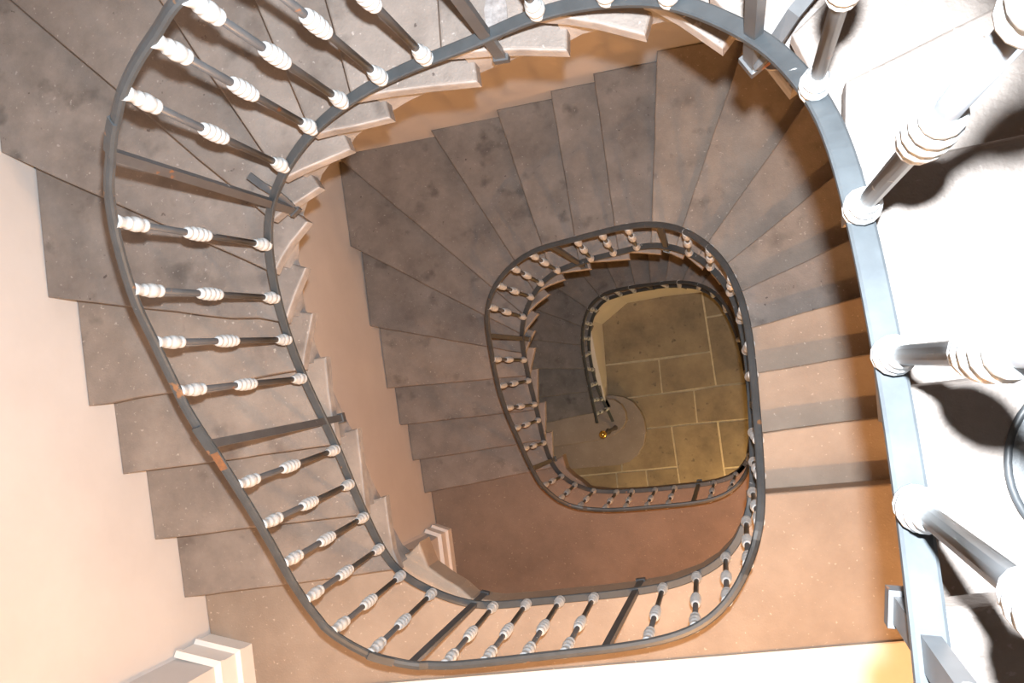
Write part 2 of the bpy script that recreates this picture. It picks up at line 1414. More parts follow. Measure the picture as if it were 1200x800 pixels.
-0.0914,
4.1469,
17.15],
[-1.4141,
-0.1212,
4.1246,
17.27],
[-1.4109,
-0.151,
4.1037,
17.39],
[-1.4074,
-0.1808,
4.0836,
17.5],
[-1.4037,
-0.2106,
4.0641,
17.61],
[-1.4,
-0.2403,
4.0449,
17.73],
[-1.3964,
-0.2701,
4.0256,
17.84],
[-1.3932,
-0.2999,
4.0063,
17.95],
[-1.3903,
-0.3298,
3.9866,
18.07],
[-1.3877,
-0.3597,
3.9668,
18.2],
[-1.3855,
-0.3896,
3.9467,
18.32],
[-1.3833,
-0.4195,
3.9264,
18.44],
[-1.381,
-0.4494,
3.9059,
18.57],
[-1.3785,
-0.4793,
3.8853,
18.69],
[-1.3755,
-0.5091,
3.8646,
18.82],
[-1.3721,
-0.5389,
3.8436,
18.94],
[-1.3682,
-0.5686,
3.8226,
19.07],
[-1.3638,
-0.5983,
3.8014,
19.2],
[-1.3588,
-0.6278,
3.7801,
19.33],
[-1.3531,
-0.6572,
3.7588,
19.46],
[-1.3463,
-0.6863,
3.7378,
19.59],
[-1.338,
-0.7148,
3.7173,
19.72],
[-1.3279,
-0.7427,
3.6978,
19.87],
[-1.3156,
-0.7695,
3.6793,
20.01],
[-1.3009,
-0.795,
3.6622,
20.05],
[-1.2838,
-0.8189,
3.6461,
20.09],
[-1.2645,
-0.8411,
3.6306,
20.14],
[-1.2432,
-0.8616,
3.6155,
20.18],
[-1.2202,
-0.8803,
3.6003,
20.24],
[-1.1959,
-0.8973,
3.5851,
20.31],
[-1.1704,
-0.9126,
3.57,
20.37],
[-1.144,
-0.9261,
3.5555,
20.43],
[-1.1167,
-0.9378,
3.5423,
20.49],
[-1.0886,
-0.9476,
3.5308,
20.54],
[-1.06,
-0.9554,
3.5217,
20.6],
[-1.0308,
-0.9612,
3.5149,
20.61],
[-1.0013,
-0.9651,
3.5104,
20.62],
[-0.9716,
-0.9674,
3.5076,
20.63],
[-0.9417,
-0.9683,
3.5061,
20.64],
[-0.9118,
-0.9682,
3.5054,
20.65],
[-0.8818,
-0.9674,
3.5051,
20.65],
[-0.8519,
-0.9659,
3.505,
20.66],
[-0.8219,
-0.9641,
3.505,
20.67],
[-0.792,
-0.9621,
3.505,
20.68],
[-0.7621,
-0.96,
3.505,
20.69],
[-0.7322,
-0.9577,
3.505,
20.7],
[-0.7023,
-0.9554,
3.505,
20.71],
[-0.6724,
-0.9528,
3.505,
20.71],
[-0.6425,
-0.9501,
3.505,
20.72],
[-0.6127,
-0.9471,
3.505,
20.73],
[-0.5829,
-0.9438,
3.505,
20.74],
[-0.5531,
-0.9403,
3.505,
20.75],
[-0.5233,
-0.9366,
3.505,
20.76],
[-0.4935,
-0.9328,
3.505,
20.77],
[-0.4638,
-0.9289,
3.505,
20.78],
[-0.4341,
-0.9249,
3.505,
20.79],
[-0.4043,
-0.921,
3.505,
20.8],
[-0.3746,
-0.9171,
3.505,
20.81],
[-0.3448,
-0.9132,
3.505,
20.82],
[-0.3151,
-0.9093,
3.505,
20.82],
[-0.2854,
-0.9053,
3.505,
20.83],
[-0.2556,
-0.9011,
3.505,
20.84],
[-0.226,
-0.8967,
3.505,
20.85],
[-0.1964,
-0.8919,
3.505,
20.85],
[-0.1669,
-0.8866,
3.505,
20.86],
[-0.1375,
-0.8807,
3.505,
20.87],
[-0.1083,
-0.8741,
3.505,
20.88],
[-0.0793,
-0.8667,
3.505,
20.89],
[-0.0507,
-0.8583,
3.505,
20.89],
[-0.0226,
-0.8484,
3.505,
20.9],
[0.0045,
-0.8368,
3.505,
20.91],
[0.0304,
-0.8228,
3.505,
20.92],
[0.0545,
-0.8063,
3.505,
20.93],
[0.0766,
-0.7873,
3.505,
20.94],
[0.0964,
-0.7658,
3.505,
20.95],
[0.1137,
-0.7422,
3.505,
20.96],
[0.1284,
-0.7168,
3.5049,
20.97],
[0.1406,
-0.6901,
3.5047,
20.97],
[0.1503,
-0.6622,
3.5043,
20.98],
[0.1578,
-0.6335,
3.5033,
20.98],
[0.1634,
-0.6043,
3.5012,
20.99],
[0.1674,
-0.5747,
3.4976,
20.99],
[0.1703,
-0.545,
3.4919,
21.0],
[0.1722,
-0.5151,
3.4838,
21.03],
[0.1732,
-0.4852,
3.4734,
21.14],
[0.1734,
-0.4552,
3.4609,
21.25],
[0.173,
-0.4252,
3.4468,
21.35],
[0.1719,
-0.3953,
3.4316,
21.44],
[0.1704,
-0.3653,
3.4158,
21.54],
[0.1686,
-0.3354,
3.3996,
21.63],
[0.1665,
-0.3055,
3.383,
21.73],
[0.1641,
-0.2756,
3.3659,
21.83],
[0.1617,
-0.2457,
3.3481,
21.93],
[0.1591,
-0.2158,
3.3297,
22.04],
[0.1563,
-0.1859,
3.3105,
22.16],
[0.1533,
-0.1561,
3.2906,
22.29],
[0.15,
-0.1262,
3.2701,
22.42],
[0.1465,
-0.0965,
3.2491,
22.54],
[0.1426,
-0.0667,
3.2277,
22.67],
[0.1385,
-0.037,
3.206,
22.81],
[0.1341,
-0.0073,
3.1839,
22.94],
[0.1293,
0.0223,
3.1616,
23.07],
[0.1243,
0.0518,
3.1389,
23.21],
[0.1189,
0.0813,
3.1161,
23.35],
[0.1131,
0.1108,
3.0932,
23.5],
[0.1069,
0.1401,
3.0703,
23.64],
[0.1001,
0.1693,
3.0475,
23.78],
[0.0927,
0.1983,
3.025,
23.92],
[0.0848,
0.2272,
3.0027,
24.06],
[0.0763,
0.256,
2.9808,
24.18],
[0.0672,
0.2846,
2.9591,
24.31],
[0.0576,
0.3129,
2.9376,
24.44],
[0.0473,
0.3411,
2.9161,
24.57],
[0.0365,
0.369,
2.8945,
24.69],
[0.0249,
0.3967,
2.8725,
24.82],
[0.0127,
0.4241,
2.8501,
24.95],
[-0.0001,
0.4511,
2.8273,
25.09],
[-0.0137,
0.4778,
2.8039,
25.24],
[-0.0281,
0.504,
2.7801,
25.38],
[-0.0435,
0.5296,
2.7556,
25.53],
[-0.0602,
0.5543,
2.7307,
25.68],
[-0.0783,
0.5778,
2.7051,
25.83],
[-0.098,
0.6,
2.679,
25.99],
[-0.1193,
0.6206,
2.6525,
26.16],
[-0.1421,
0.6396,
2.6254,
26.32],
[-0.1662,
0.6568,
2.598,
26.49],
[-0.1916,
0.6723,
2.5702,
26.66],
[-0.2179,
0.6858,
2.5422,
26.83],
[-0.2452,
0.6974,
2.514,
27.0],
[-0.2733,
0.7071,
2.4857,
27.18],
[-0.302,
0.7149,
2.457,
27.35],
[-0.3312,
0.7212,
2.4281,
27.52],
[-0.3606,
0.7265,
2.3987,
27.69],
[-0.3902,
0.7311,
2.3687,
27.86],
[-0.4199,
0.7353,
2.3379,
28.05],
[-0.4497,
0.7392,
2.3064,
28.24],
[-0.4794,
0.7427,
2.2741,
28.45],
[-0.5092,
0.7456,
2.2412,
28.65],
[-0.5391,
0.7476,
2.2079,
28.86],
[-0.569,
0.7487,
2.1742,
29.06],
[-0.5989,
0.7488,
2.1406,
29.27],
[-0.6289,
0.7482,
2.107,
29.48],
[-0.6588,
0.7469,
2.0736,
29.68],
[-0.6888,
0.7455,
2.0406,
29.89],
[-0.7187,
0.7439,
2.0081,
30.09],
[-0.7487,
0.7424,
1.9761,
30.28],
[-0.7786,
0.7408,
1.9447,
30.47],
[-0.8086,
0.7391,
1.9138,
30.65],
[-0.8385,
0.737,
1.8834,
30.84],
[-0.8684,
0.7344,
1.8537,
31.02],
[-0.8982,
0.7313,
1.8244,
31.2],
[-0.9279,
0.7277,
1.7957,
31.37],
[-0.9576,
0.7236,
1.7674,
31.54],
[-0.9873,
0.7191,
1.7395,
31.71],
[-1.0169,
0.7142,
1.712,
31.88],
[-1.0464,
0.7092,
1.6849,
32.04],
[-1.0759,
0.7038,
1.658,
32.2],
[-1.1053,
0.698,
1.6312,
32.36],
[-1.1343,
0.6912,
1.6041,
32.51],
[-1.1628,
0.6829,
1.5767,
32.67],
[-1.1904,
0.6725,
1.5485,
32.83],
[-1.2167,
0.6596,
1.5196,
33.0],
[-1.2415,
0.6439,
1.49,
33.2],
[-1.2645,
0.6257,
1.4597,
33.39],
[-1.2857,
0.6053,
1.4292,
33.58],
[-1.3051,
0.5829,
1.3985,
33.77],
[-1.3226,
0.5591,
1.3681,
33.97],
[-1.3384,
0.5339,
1.3381,
34.15],
[-1.3526,
0.5078,
1.3084,
34.32],
[-1.3653,
0.4808,
1.2791,
34.5],
[-1.3767,
0.4532,
1.25,
34.67],
[-1.3869,
0.4251,
1.221,
34.84],
[-1.3961,
0.3966,
1.192,
35.01],
[-1.4044,
0.3679,
1.163,
35.19],
[-1.4116,
0.3388,
1.1343,
35.37],
[-1.4177,
0.3096,
1.106,
35.56],
[-1.4226,
0.2801,
1.0785,
35.73],
[-1.4263,
0.2504,
1.0522,
35.91],
[-1.4287,
0.2206,
1.0272,
36.06],
[-1.4299,
0.1907,
1.0036,
36.19],
[-1.43,
0.1608,
0.9811,
36.32],
[-1.4293,
0.1309,
0.9597,
36.44],
[-1.4277,
0.101,
0.9389,
36.56],
[-1.4256,
0.0711,
0.9185,
36.68],
[-1.423,
0.0412,
0.8982,
36.8],
[-1.4199,
0.0114,
0.878,
36.92],
[-1.4165,
-0.0184,
0.8576,
37.04],
[-1.4127,
-0.0482,
0.837,
37.17],
[-1.4085,
-0.0779,
0.8163,
37.29],
[-1.4039,
-0.1075,
0.7955,
37.42],
[-1.3987,
-0.137,
0.7747,
37.55],
[-1.3929,
-0.1664,
0.7537,
37.67],
[-1.3864,
-0.1957,
0.7328,
37.8],
[-1.3792,
-0.2247,
0.7119,
37.93],
[-1.3711,
-0.2536,
0.691,
38.06],
[-1.3622,
-0.2822,
0.6701,
38.18],
[-1.3526,
-0.3105,
0.6491,
38.31],
[-1.3424,
-0.3387,
0.6278,
38.43],
[-1.3318,
-0.3668,
0.6061,
38.56],
[-1.3212,
-0.3948,
0.5835,
38.68],
[-1.3107,
-0.4229,
0.5598,
38.81],
[-1.3005,
-0.4511,
0.5347,
38.95],
[-1.2907,
-0.4795,
0.508,
39.12],
[-1.2814,
-0.5079,
0.4797,
39.3],
[-1.2723,
-0.5365,
0.4501,
39.49],
[-1.2635,
-0.5652,
0.4195,
39.69],
[-1.2548,
-0.5939,
0.3884,
39.89]],
"hand":[[0.1543,
-0.5616,
10.9974,
-19.5],
[0.1571,
-0.5318,
10.9755,
-19.37],
[0.1598,
-0.5019,
10.9537,
-19.24],
[0.1624,
-0.472,
10.9321,
-19.11],
[0.1649,
-0.4421,
10.9103,
-18.97],
[0.1672,
-0.4122,
10.8877,
-18.84],
[0.1694,
-0.3823,
10.8653,
-18.71],
[0.1713,
-0.3524,
10.8427,
-18.57],
[0.173,
-0.3224,
10.8202,
-18.43],
[0.1745,
-0.2925,
10.7976,
-18.29],
[0.1757,
-0.2625,
10.7741,
-18.15],
[0.1767,
-0.2325,
10.7492,
-18.01],
[0.1774,
-0.2025,
10.726,
-17.86],
[0.1779,
-0.1725,
10.7024,
-17.7],
[0.178,
-0.1426,
10.678,
-17.55],
[0.1778,
-0.1126,
10.6546,
-17.41],
[0.1773,
-0.0826,
10.6323,
-17.27],
[0.1765,
-0.0526,
10.611,
-17.13],
[0.1753,
-0.0227,
10.5906,
-17.0],
[0.1737,
0.0073,
10.5726,
-16.9],
[0.1718,
0.0372,
10.5546,
-16.8],
[0.1696,
0.0671,
10.5369,
-16.7],
[0.1672,
0.097,
10.5193,
-16.6],
[0.1645,
0.1269,
10.5013,
-16.5],
[0.1615,
0.1567,
10.4821,
-16.39],
[0.1582,
0.1865,
10.4625,
-16.29],
[0.1546,
0.2163,
10.442,
-16.18],
[0.1505,
0.246,
10.4203,
-16.07],
[0.1459,
0.2756,
10.3965,
-15.93],
[0.1407,
0.305,
10.3689,
-15.76],
[0.1346,
0.3343,
10.34,
-15.57],
[0.1276,
0.3633,
10.3083,
-15.36],
[0.1195,
0.392,
10.2748,
-15.14],
[0.1102,
0.4203,
10.2404,
-14.92],
[0.0995,
0.448,
10.2055,
-14.69],
[0.0875,
0.4752,
10.1702,
-14.47],
[0.074,
0.5016,
10.1353,
-14.25],
[0.059,
0.5272,
10.1029,
-14.03],
[0.0426,
0.5519,
10.0711,
-13.85],
[0.0248,
0.5756,
10.041,
-13.67],
[0.0058,
0.5984,
10.0127,
-13.5],
[-0.0144,
0.6202,
9.9847,
-13.35],
[-0.0357,
0.6409,
9.9574,
-13.2],
[-0.0581,
0.6604,
9.9316,
-13.05],
[-0.0814,
0.6788,
9.9065,
-12.89],
[-0.1057,
0.6959,
9.8812,
-12.72],
[-0.1309,
0.7116,
9.8552,
-12.56],
[-0.1569,
0.726,
9.8284,
-12.41],
[-0.1836,
0.7389,
9.8016,
-12.26],
[-0.211,
0.7506,
9.7776,
-12.11],
[-0.2389,
0.761,
9.7546,
-11.96],
[-0.2672,
0.7701,
9.7309,
-11.81],
[-0.296,
0.778,
9.7065,
-11.66],
[-0.325,
0.7847,
9.6822,
-11.52],
[-0.3543,
0.7903,
9.6587,
-11.38],
[-0.3838,
0.7947,
9.6354,
-11.24],
[-0.4135,
0.798,
9.6126,
-11.11],
[-0.4433,
0.8002,
9.591,
-10.97],
[-0.4731,
0.8014,
9.569,
-10.83],
[-0.503,
0.8017,
9.5472,
-10.69],
[-0.533,
0.8012,
9.528,
-10.56],
[-0.5629,
0.8,
9.5115,
-10.45],
[-0.5928,
0.7985,
9.4954,
-10.36],
[-0.6228,
0.7965,
9.4783,
-10.27],
[-0.6527,
0.7942,
9.4616,
-10.18],
[-0.6826,
0.7918,
9.4455,
-10.09],
[-0.7124,
0.7891,
9.4295,
-10.0],
[-0.7423,
0.7861,
9.4138,
-9.91],
[-0.7721,
0.7829,
9.3987,
-9.82],
[-0.8018,
0.7793,
9.3837,
-9.72],
[-0.8315,
0.7753,
9.3686,
-9.63],
[-0.8611,
0.7707,
9.3533,
-9.54],
[-0.8906,
0.7656,
9.3366,
-9.44],
[-0.9201,
0.7599,
9.3189,
-9.33],
[-0.9494,
0.7538,
9.3008,
-9.23],
[-0.9787,
0.7473,
9.2814,
-9.13],
[-1.0079,
0.7406,
9.2611,
-9.02],
[-1.0371,
0.7337,
9.2428,
-8.91],
[-1.0663,
0.7268,
9.2252,
-8.79],
[-1.0954,
0.7198,
9.2032,
-8.64],
[-1.1246,
0.7126,
9.1776,
-8.48],
[-1.1536,
0.7053,
9.1527,
-8.32],
[-1.1826,
0.6975,
9.1297,
-8.18],
[-1.2113,
0.6892,
9.1078,
-8.05],
[-1.2398,
0.6802,
9.0859,
-7.91],
[-1.268,
0.6704,
9.0627,
-7.77],
[-1.2958,
0.6595,
9.0402,
-7.64],
[-1.3231,
0.6476,
9.0169,
-7.5],
[-1.3499,
0.6345,
8.9929,
-7.37],
[-1.3762,
0.6204,
8.9668,
-7.22],
[-1.4018,
0.6052,
8.939,
-7.06],
[-1.4269,
0.5889,
8.9132,
-6.9],
[-1.4512,
0.5717,
8.8874,
-6.73],
[-1.4747,
0.5535,
8.8592,
-6.55],
[-1.4973,
0.5342,
8.831,
-6.37],
[-1.5188,
0.5138,
8.804,
-6.2],
[-1.539,
0.4922,
8.7799,
-6.04],
[-1.5577,
0.4694,
8.7545,
-5.88],
[-1.5747,
0.4453,
8.7279,
-5.73],
[-1.5899,
0.4201,
8.7009,
-5.57],
[-1.6035,
0.3939,
8.6737,
-5.41],
[-1.6156,
0.3668,
8.6474,
-5.26],
[-1.6264,
0.3391,
8.6198,
-5.09],
[-1.636,
0.3109,
8.5932,
-4.93],
[-1.6446,
0.2823,
8.5668,
-4.77],
[-1.6522,
0.2534,
8.5401,
-4.61],
[-1.6588,
0.2243,
8.514,
-4.45],
[-1.6644,
0.195,
8.4872,
-4.29],
[-1.6688,
0.1655,
8.4602,
-4.13],
[-1.6722,
0.1359,
8.4299,
-3.94],
[-1.6745,
0.1061,
8.4009,
-3.76],
[-1.6758,
0.0762,
8.3728,
-3.58],
[-1.6763,
0.0463,
8.3475,
-3.41],
[-1.6759,
0.0165,
8.3236,
-3.25],
[-1.6747,
-0.0134,
8.3002,
-3.1],
[-1.6723,
-0.0431,
8.278,
-2.96],
[-1.6688,
-0.0727,
8.2592,
-2.86],
[-1.6638,
-0.102,
8.242,
-2.77],
[-1.6575,
-0.131,
8.2251,
-2.68],
[-1.6498,
-0.1596,
8.2074,
-2.58],
[-1.6408,
-0.188,
8.1897,
-2.48],
[-1.6309,
-0.2161,
8.1725,
-2.38],
[-1.6205,
-0.2441,
8.1557,
-2.28],
[-1.61,
-0.2721,
8.1379,
-2.17],
[-1.5996,
-0.3002,
8.1222,
-2.08],
[-1.5896,
-0.3284,
8.1071,
-1.99],
[-1.5801,
-0.3568,
8.0899,
-1.9],
[-1.5711,
-0.3854,
8.0723,
-1.81],
[-1.5626,
-0.4141,
8.0539,
-1.71],
[-1.5546,
-0.443,
8.0347,
-1.62],
[-1.5469,
-0.472,
8.0153,
-1.52],
[-1.5396,
-0.5011,
7.9961,
-1.42],
[-1.5325,
-0.5302,
7.9775,
-1.33],
[-1.5256,
-0.5594,
7.9595,
-1.23],
[-1.5189,
-0.5886,
7.9391,
-1.13],
[-1.5123,
-0.6179,
7.9201,
-1.04],
[-1.5058,
-0.6472,
7.9021,
-0.94],
[-1.4992,
-0.6764,
7.8844,
-0.85],
[-1.4925,
-0.7057,
7.8662,
-0.76],
[-1.4857,
-0.7349,
7.8472,
-0.66],
[-1.4785,
-0.7639,
7.827,
-0.56],
[-1.4707,
-0.7927,
7.8054,
-0.45],
[-1.4621,
-0.8211,
7.7873,
-0.36],
[-1.4521,
-0.8489,
7.7684,
-0.25],
[-1.4405,
-0.8758,
7.7501,
-0.15],
[-1.4269,
-0.9017,
7.7353,
-0.05],
[-1.4111,
-0.9262,
7.7274,
-0.0],
[-1.3933,
-0.9493,
7.7097,
0.04],
[-1.3736,
-0.9709,
7.692,
0.09],
[-1.3521,
-0.991,
7.6755,
0.14],
[-1.3292,
-1.0095,
7.6597,
0.18],
[-1.3051,
-1.0263,
7.646,
0.22],
[-1.2798,
-1.0414,
7.6337,
0.27],
[-1.2535,
-1.0547,
7.6184,
0.33],
[-1.2264,
-1.066,
7.6034,
0.38],
[-1.1984,
-1.0753,
7.5892,
0.43],
[-1.1699,
-1.0825,
7.5799,
0.47],
[-1.1409,
-1.0877,
7.5717,
0.51],
[-1.1115,
-1.091,
7.5641,
0.55],
[-1.0819,
-1.0926,
7.5458,
0.58],
[-1.0522,
-1.0926,
7.5435,
0.59],
[-1.0224,
-1.0913,
7.5416,
0.59],
[-0.9926,
-1.0889,
7.54,
0.6],
[-0.9629,
-1.0856,
7.5376,
0.61],
[-0.9332,
-1.0818,
7.5357,
0.62],
[-0.9035,
-1.0774,
7.5346,
0.63],
[-0.8739,
-1.0727,
7.534,
0.64],
[-0.8443,
-1.0679,
7.5336,
0.66],
[-0.8148,
-1.0628,
7.5335,
0.66],
[-0.7852,
-1.0577,
7.5334,
0.67],
[-0.7556,
-1.0525,
7.5333,
0.67],
[-0.7261,
-1.0473,
7.5332,
0.67],
[-0.6966,
-1.0421,
7.5331,
0.68],
[-0.667,
-1.0369,
7.533,
0.68],
[-0.6375,
-1.0317,
7.5329,
0.69],
[-0.6079,
-1.0266,
7.5327,
0.69],
[-0.5784,
-1.0214,
7.5326,
0.7],
[-0.5488,
-1.0163,
7.5324,
0.7],
[-0.5192,
-1.0112,
7.5323,
0.71],
[-0.4897,
-1.006,
7.5321,
0.72],
[-0.4601,
-1.0008,
7.5319,
0.72],
[-0.4306,
-0.9955,
7.5316,
0.74],
[-0.4011,
-0.99,
7.5313,
0.75],
[-0.3717,
-0.9842,
7.5309,
0.76],
[-0.3424,
-0.9781,
7.5306,
0.78],
[-0.3131,
-0.9715,
7.5303,
0.79],
[-0.284,
-0.9645,
7.5302,
0.79],
[-0.2551,
-0.9568,
7.53,
0.8],
[-0.2265,
-0.9484,
7.5298,
0.81],
[-0.1982,
-0.939,
7.5296,
0.82],
[-0.1705,
-0.9284,
7.5294,
0.83],
[-0.1436,
-0.9163,
7.5291,
0.83],
[-0.1176,
-0.9025,
7.5289,
0.84],
[-0.0928,
-0.8868,
7.5287,
0.85],
[-0.0693,
-0.8693,
7.5285,
0.86],
[-0.0473,
-0.8499,
7.5282,
0.87],
[-0.0269,
-0.8289,
7.528,
0.88],
[-0.008,
-0.8063,
7.5277,
0.89],
[0.0091,
-0.7823,
7.5274,
0.9],
[0.0247,
-0.7572,
7.527,
0.92],
[0.0388,
-0.7312,
7.5266,
0.93],
[0.0516,
-0.7043,
7.526,
0.94],
[0.0632,
-0.6769,
7.5252,
0.94],
[0.0736,
-0.649,
7.5237,
0.95],
[0.083,
-0.6207,
7.521,
0.97],
[0.0911,
-0.592,
7.5162,
0.98],
[0.0978,
-0.5631,
7.5094,
0.99],
[0.1032,
-0.5339,
7.4983,
1.05],
[0.1071,
-0.5044,
7.4813,
1.17],
[0.1096,
-0.4748,
7.4656,
1.28],
[0.1111,
-0.445,
7.4485,
1.4],
[0.1116,
-0.4151,
7.4273,
1.52],
[0.1115,
-0.3852,
7.4045,
1.64],
[0.1109,
-0.3552,
7.3817,
1.76],
[0.1101,
-0.3252,
7.3594,
1.87],
[0.1091,
-0.2953,
7.3383,
1.98],
[0.1079,
-0.2653,
7.3183,
2.09],
[0.1066,
-0.2353,
7.2983,
2.19],
[0.1053,
-0.2053,
7.2773,
2.31],
[0.1039,
-0.1754,
7.2553,
2.42],
[0.1024,
-0.1454,
7.2328,
2.54],
[0.1007,
-0.1155,
7.2103,
2.65],
[0.099,
-0.0855,
7.187,
2.77],
[0.0972,
-0.0556,
7.1621,
2.89],
[0.0953,
-0.0256,
7.1386,
3.02],
[0.0933,
0.0043,
7.1187,
3.14],
[0.0913,
0.0342,
7.0982,
3.27],
[0.089,
0.0641,
7.0757,
3.41],
[0.0864,
0.094,
7.0523,
3.55],
[0.0834,
0.1238,
7.0287,
3.69],
[0.0798,
0.1535,
7.0042,
3.84],
[0.0755,
0.1831,
6.9775,
4.0],
[0.0703,
0.2126,
6.9519,
4.16],
[0.0643,
0.2419,
6.9266,
4.31],
[0.0574,
0.2709,
6.9008,
4.47],
[0.0496,
0.2997,
6.8729,
4.63],
[0.0407,
0.3282,
6.8446,
4.8],
[0.0307,
0.3563,
6.8164,
4.97],
[0.0196,
0.384,
6.7889,
5.14],
[0.0072,
0.411,
6.76,
5.32],
[-0.0065,
0.4374,
6.7301,
5.5],
[-0.0215,
0.463,
6.6998,
5.68],
[-0.0379,
0.4877,
6.6687,
5.87],
[-0.0557,
0.5115,
6.6368,
6.06],
[-0.0746,
0.5343,
6.6049,
6.26],
[-0.0948,
0.5562,
6.5723,
6.46],
[-0.116,
0.577,
6.5394,
6.67],
[-0.1381,
0.5969,
6.5063,
6.87],
[-0.1612,
0.6155,
6.4729,
7.08],
[-0.1852,
0.6329,
6.4392,
7.28],
[-0.2102,
0.6488,
6.4056,
7.49],
[-0.236,
0.6631,
6.3721,
7.69],
[-0.2628,
0.6756,
6.3397,
7.89],
[-0.2903,
0.6863,
6.3081,
8.08],
[-0.3185,
0.6953,
6.2774,
8.27],
[-0.3472,
0.7025,
6.247,
8.46],
[-0.3764,
0.7081,
6.2182,
8.64],
[-0.4058,
0.7123,
6.1905,
8.82],
[-0.4355,
0.7152,
6.1628,
8.99],
[-0.4653,
0.7169,
6.1333,
9.17],
[-0.4952,
0.7176,
6.1071,
9.32],
[-0.5251,
0.7174,
6.0829,
9.46],
[-0.555,
0.7164,
6.0596,
9.6],
[-0.5849,
0.7148,
6.0372,
9.73],
[-0.6148,
0.7126,
6.0153,
9.87],
[-0.6446,
0.71,
5.9933,
10.01],
[-0.6745,
0.707,
5.9709,
10.14],
[-0.7043,
0.7037,
5.9516,
10.25],
[-0.7341,
0.7002,
5.9323,
10.36],
[-0.7638,
0.6966,
5.9131,
10.47],
[-0.7936,
0.693,
5.894,
10.58],
[-0.8234,
0.6895,
5.8751,
10.69],
[-0.8532,
0.6861,
5.8558,
10.8],
[-0.883,
0.6829,
5.8337,
10.93],
[-0.9128,
0.6798,
5.8132,
11.05],
[-0.9426,
0.6764,
5.7939,
11.17],
[-0.9722,
0.6727,
5.7743,
11.29],
[-1.0018,
0.6682,
5.754,
11.42],
[-1.0311,
0.6627,
5.733,
11.54],
[-1.0601,
0.6559,
5.711,
11.68],
[-1.0887,
0.6479,
5.6885,
11.81],
[-1.1169,
0.6384,
5.6654,
11.94],
[-1.1446,
0.6277,
5.6433,
12.08],
[-1.1719,
0.6156,
5.6214,
12.22],
[-1.1985,
0.6024,
5.5991,
12.36],
[-1.2246,
0.5879,
5.5761,
12.5],
[-1.25,
0.5723,
5.5525,
12.65],
[-1.2745,
0.5556,
5.5287,
12.8],
[-1.2982,
0.5376,
5.5045,
12.95],
[-1.3208,
0.5185,
5.4796,
13.1],
[-1.3422,
0.498,
5.4549,
13.25],
[-1.3623,
0.4764,
5.4306,
13.39],
[-1.3809,
0.4534,
5.4061,
13.53],
[-1.3977,
0.4293,
5.381,
13.67],
[-1.4128,
0.4041,
5.3549,
13.81],
[-1.4259,
0.3777,
5.3252,
13.98],
[-1.4371,
0.3505,
5.2957,
14.17],
[-1.4464,
0.3225,
5.2672,
14.35],
[-1.4541,
0.2939,
5.2385,
14.53],
[-1.4605,
0.2648,
5.2066,
14.73],
[-1.4657,
0.2354,
5.1712,
14.96],
[-1.47,
0.2059,
5.1365,
15.17],
[-1.4738,
0.1762,
5.1042,
15.38],
[-1.4773,
0.1464,
5.0723,
15.58],
[-1.4805,
0.1166,
5.0394,
15.79],
[-1.4835,
0.0868,
5.008,
15.98],
[-1.4862,
0.0569,
4.977,
16.17],
[-1.4886,
0.0271,
4.9464,
16.36],
[-1.4903,
-0.0028,
4.9168,
16.54],
[-1.4912,
-0.0327,
4.8877,
16.72],
[-1.4912,
-0.0626,
4.8583,
16.91],
[-1.4903,
-0.0924,
4.8347,
17.06],
[-1.4883,
-0.1222,
4.8122,
17.18],
[-1.4853,
-0.152,
4.7901,
17.3],
[-1.4815,
-0.1817,
4.7686,
17.42],
[-1.477,
-0.2112,
4.7477,
17.54],
[-1.4718,
-0.2407,
4.7273,
17.65],
[-1.466,
-0.2701,
4.7075,
17.77],
[-1.4597,
-0.2994,
4.6877,
17.89],
[-1.4529,
-0.3286,
4.6666,
18.01],
[-1.4458,
-0.3578,
4.6464,
18.14],
[-1.4383,
-0.3868,
4.6266,
18.26],
[-1.4305,
-0.4157,
4.6068,
18.38],
[-1.4225,
-0.4447,
4.587,
18.5],
[-1.4145,
-0.4736,
4.5669,
18.62],
[-1.4064,
-0.5024,
4.5465,
18.75],
[-1.3984,
-0.5313,
4.5256,
18.87],
[-1.3905,
-0.5603,
4.5042,
19.0],
[-1.3826,
-0.5892,
4.4837,
19.13],
[-1.3747,
-0.6181,
4.4626,
19.26],
[-1.3665,
-0.6469,
4.4409,
19.39],
[-1.3578,
-0.6755,
4.4191,
19.52],
[-1.3483,
-0.7038,
4.398,
19.65],
[-1.3377,
-0.7316,
4.3782,
19.79],
[-1.326,
-0.759,
4.3634,
19.9],
[-1.3129,
-0.7857,
4.3557,
19.96],
[-1.2985,
-0.8116,
4.3456,
20.02],
[-1.2826,
-0.8366,
4.3238,
20.07],
[-1.2653,
-0.8606,
4.3036,
20.13],
[-1.2466,
-0.8834,
4.2834,
20.19],
[-1.2263,
-0.9047,
4.2678,
20.25],
[-1.2046,
-0.9243,
4.2552,
20.31],
[-1.1813,
-0.942,
4.2418,
20.36],
[-1.1567,
-0.9576,
4.2283,
20.42],
[-1.1307,
-0.9709,
4.2158,
20.47],
[-1.1037,
-0.9819,
4.2084,
20.51],
[-1.0757,
-0.9908,
4.2024,
20.53],
[-1.047,
-0.9978,
4.1974,
20.56],
[-1.0179,
-1.003,
4.1929,
20.59],
[-0.9884,
-1.0068,
4.1811,
20.62],
[-0.9587,
-1.0093,
4.1758,
20.64],
[-0.9288,
-1.0108,
4.1753,
20.65],
[-0.8989,
-1.0114,
4.1751,
20.66],
[-0.869,
-1.0113,
4.175,
20.67],
[-0.839,
-1.0105,
4.175,
20.67],
[-0.8091,
-1.0091,
4.175,
20.68],
[-0.7792,
-1.0073,
4.175,
20.69],
[-0.7493,
-1.0051,
4.175,
20.7],
[-0.7194,
-1.0025,
4.175,
20.7],
[-0.6896,
-0.9996,
4.175,
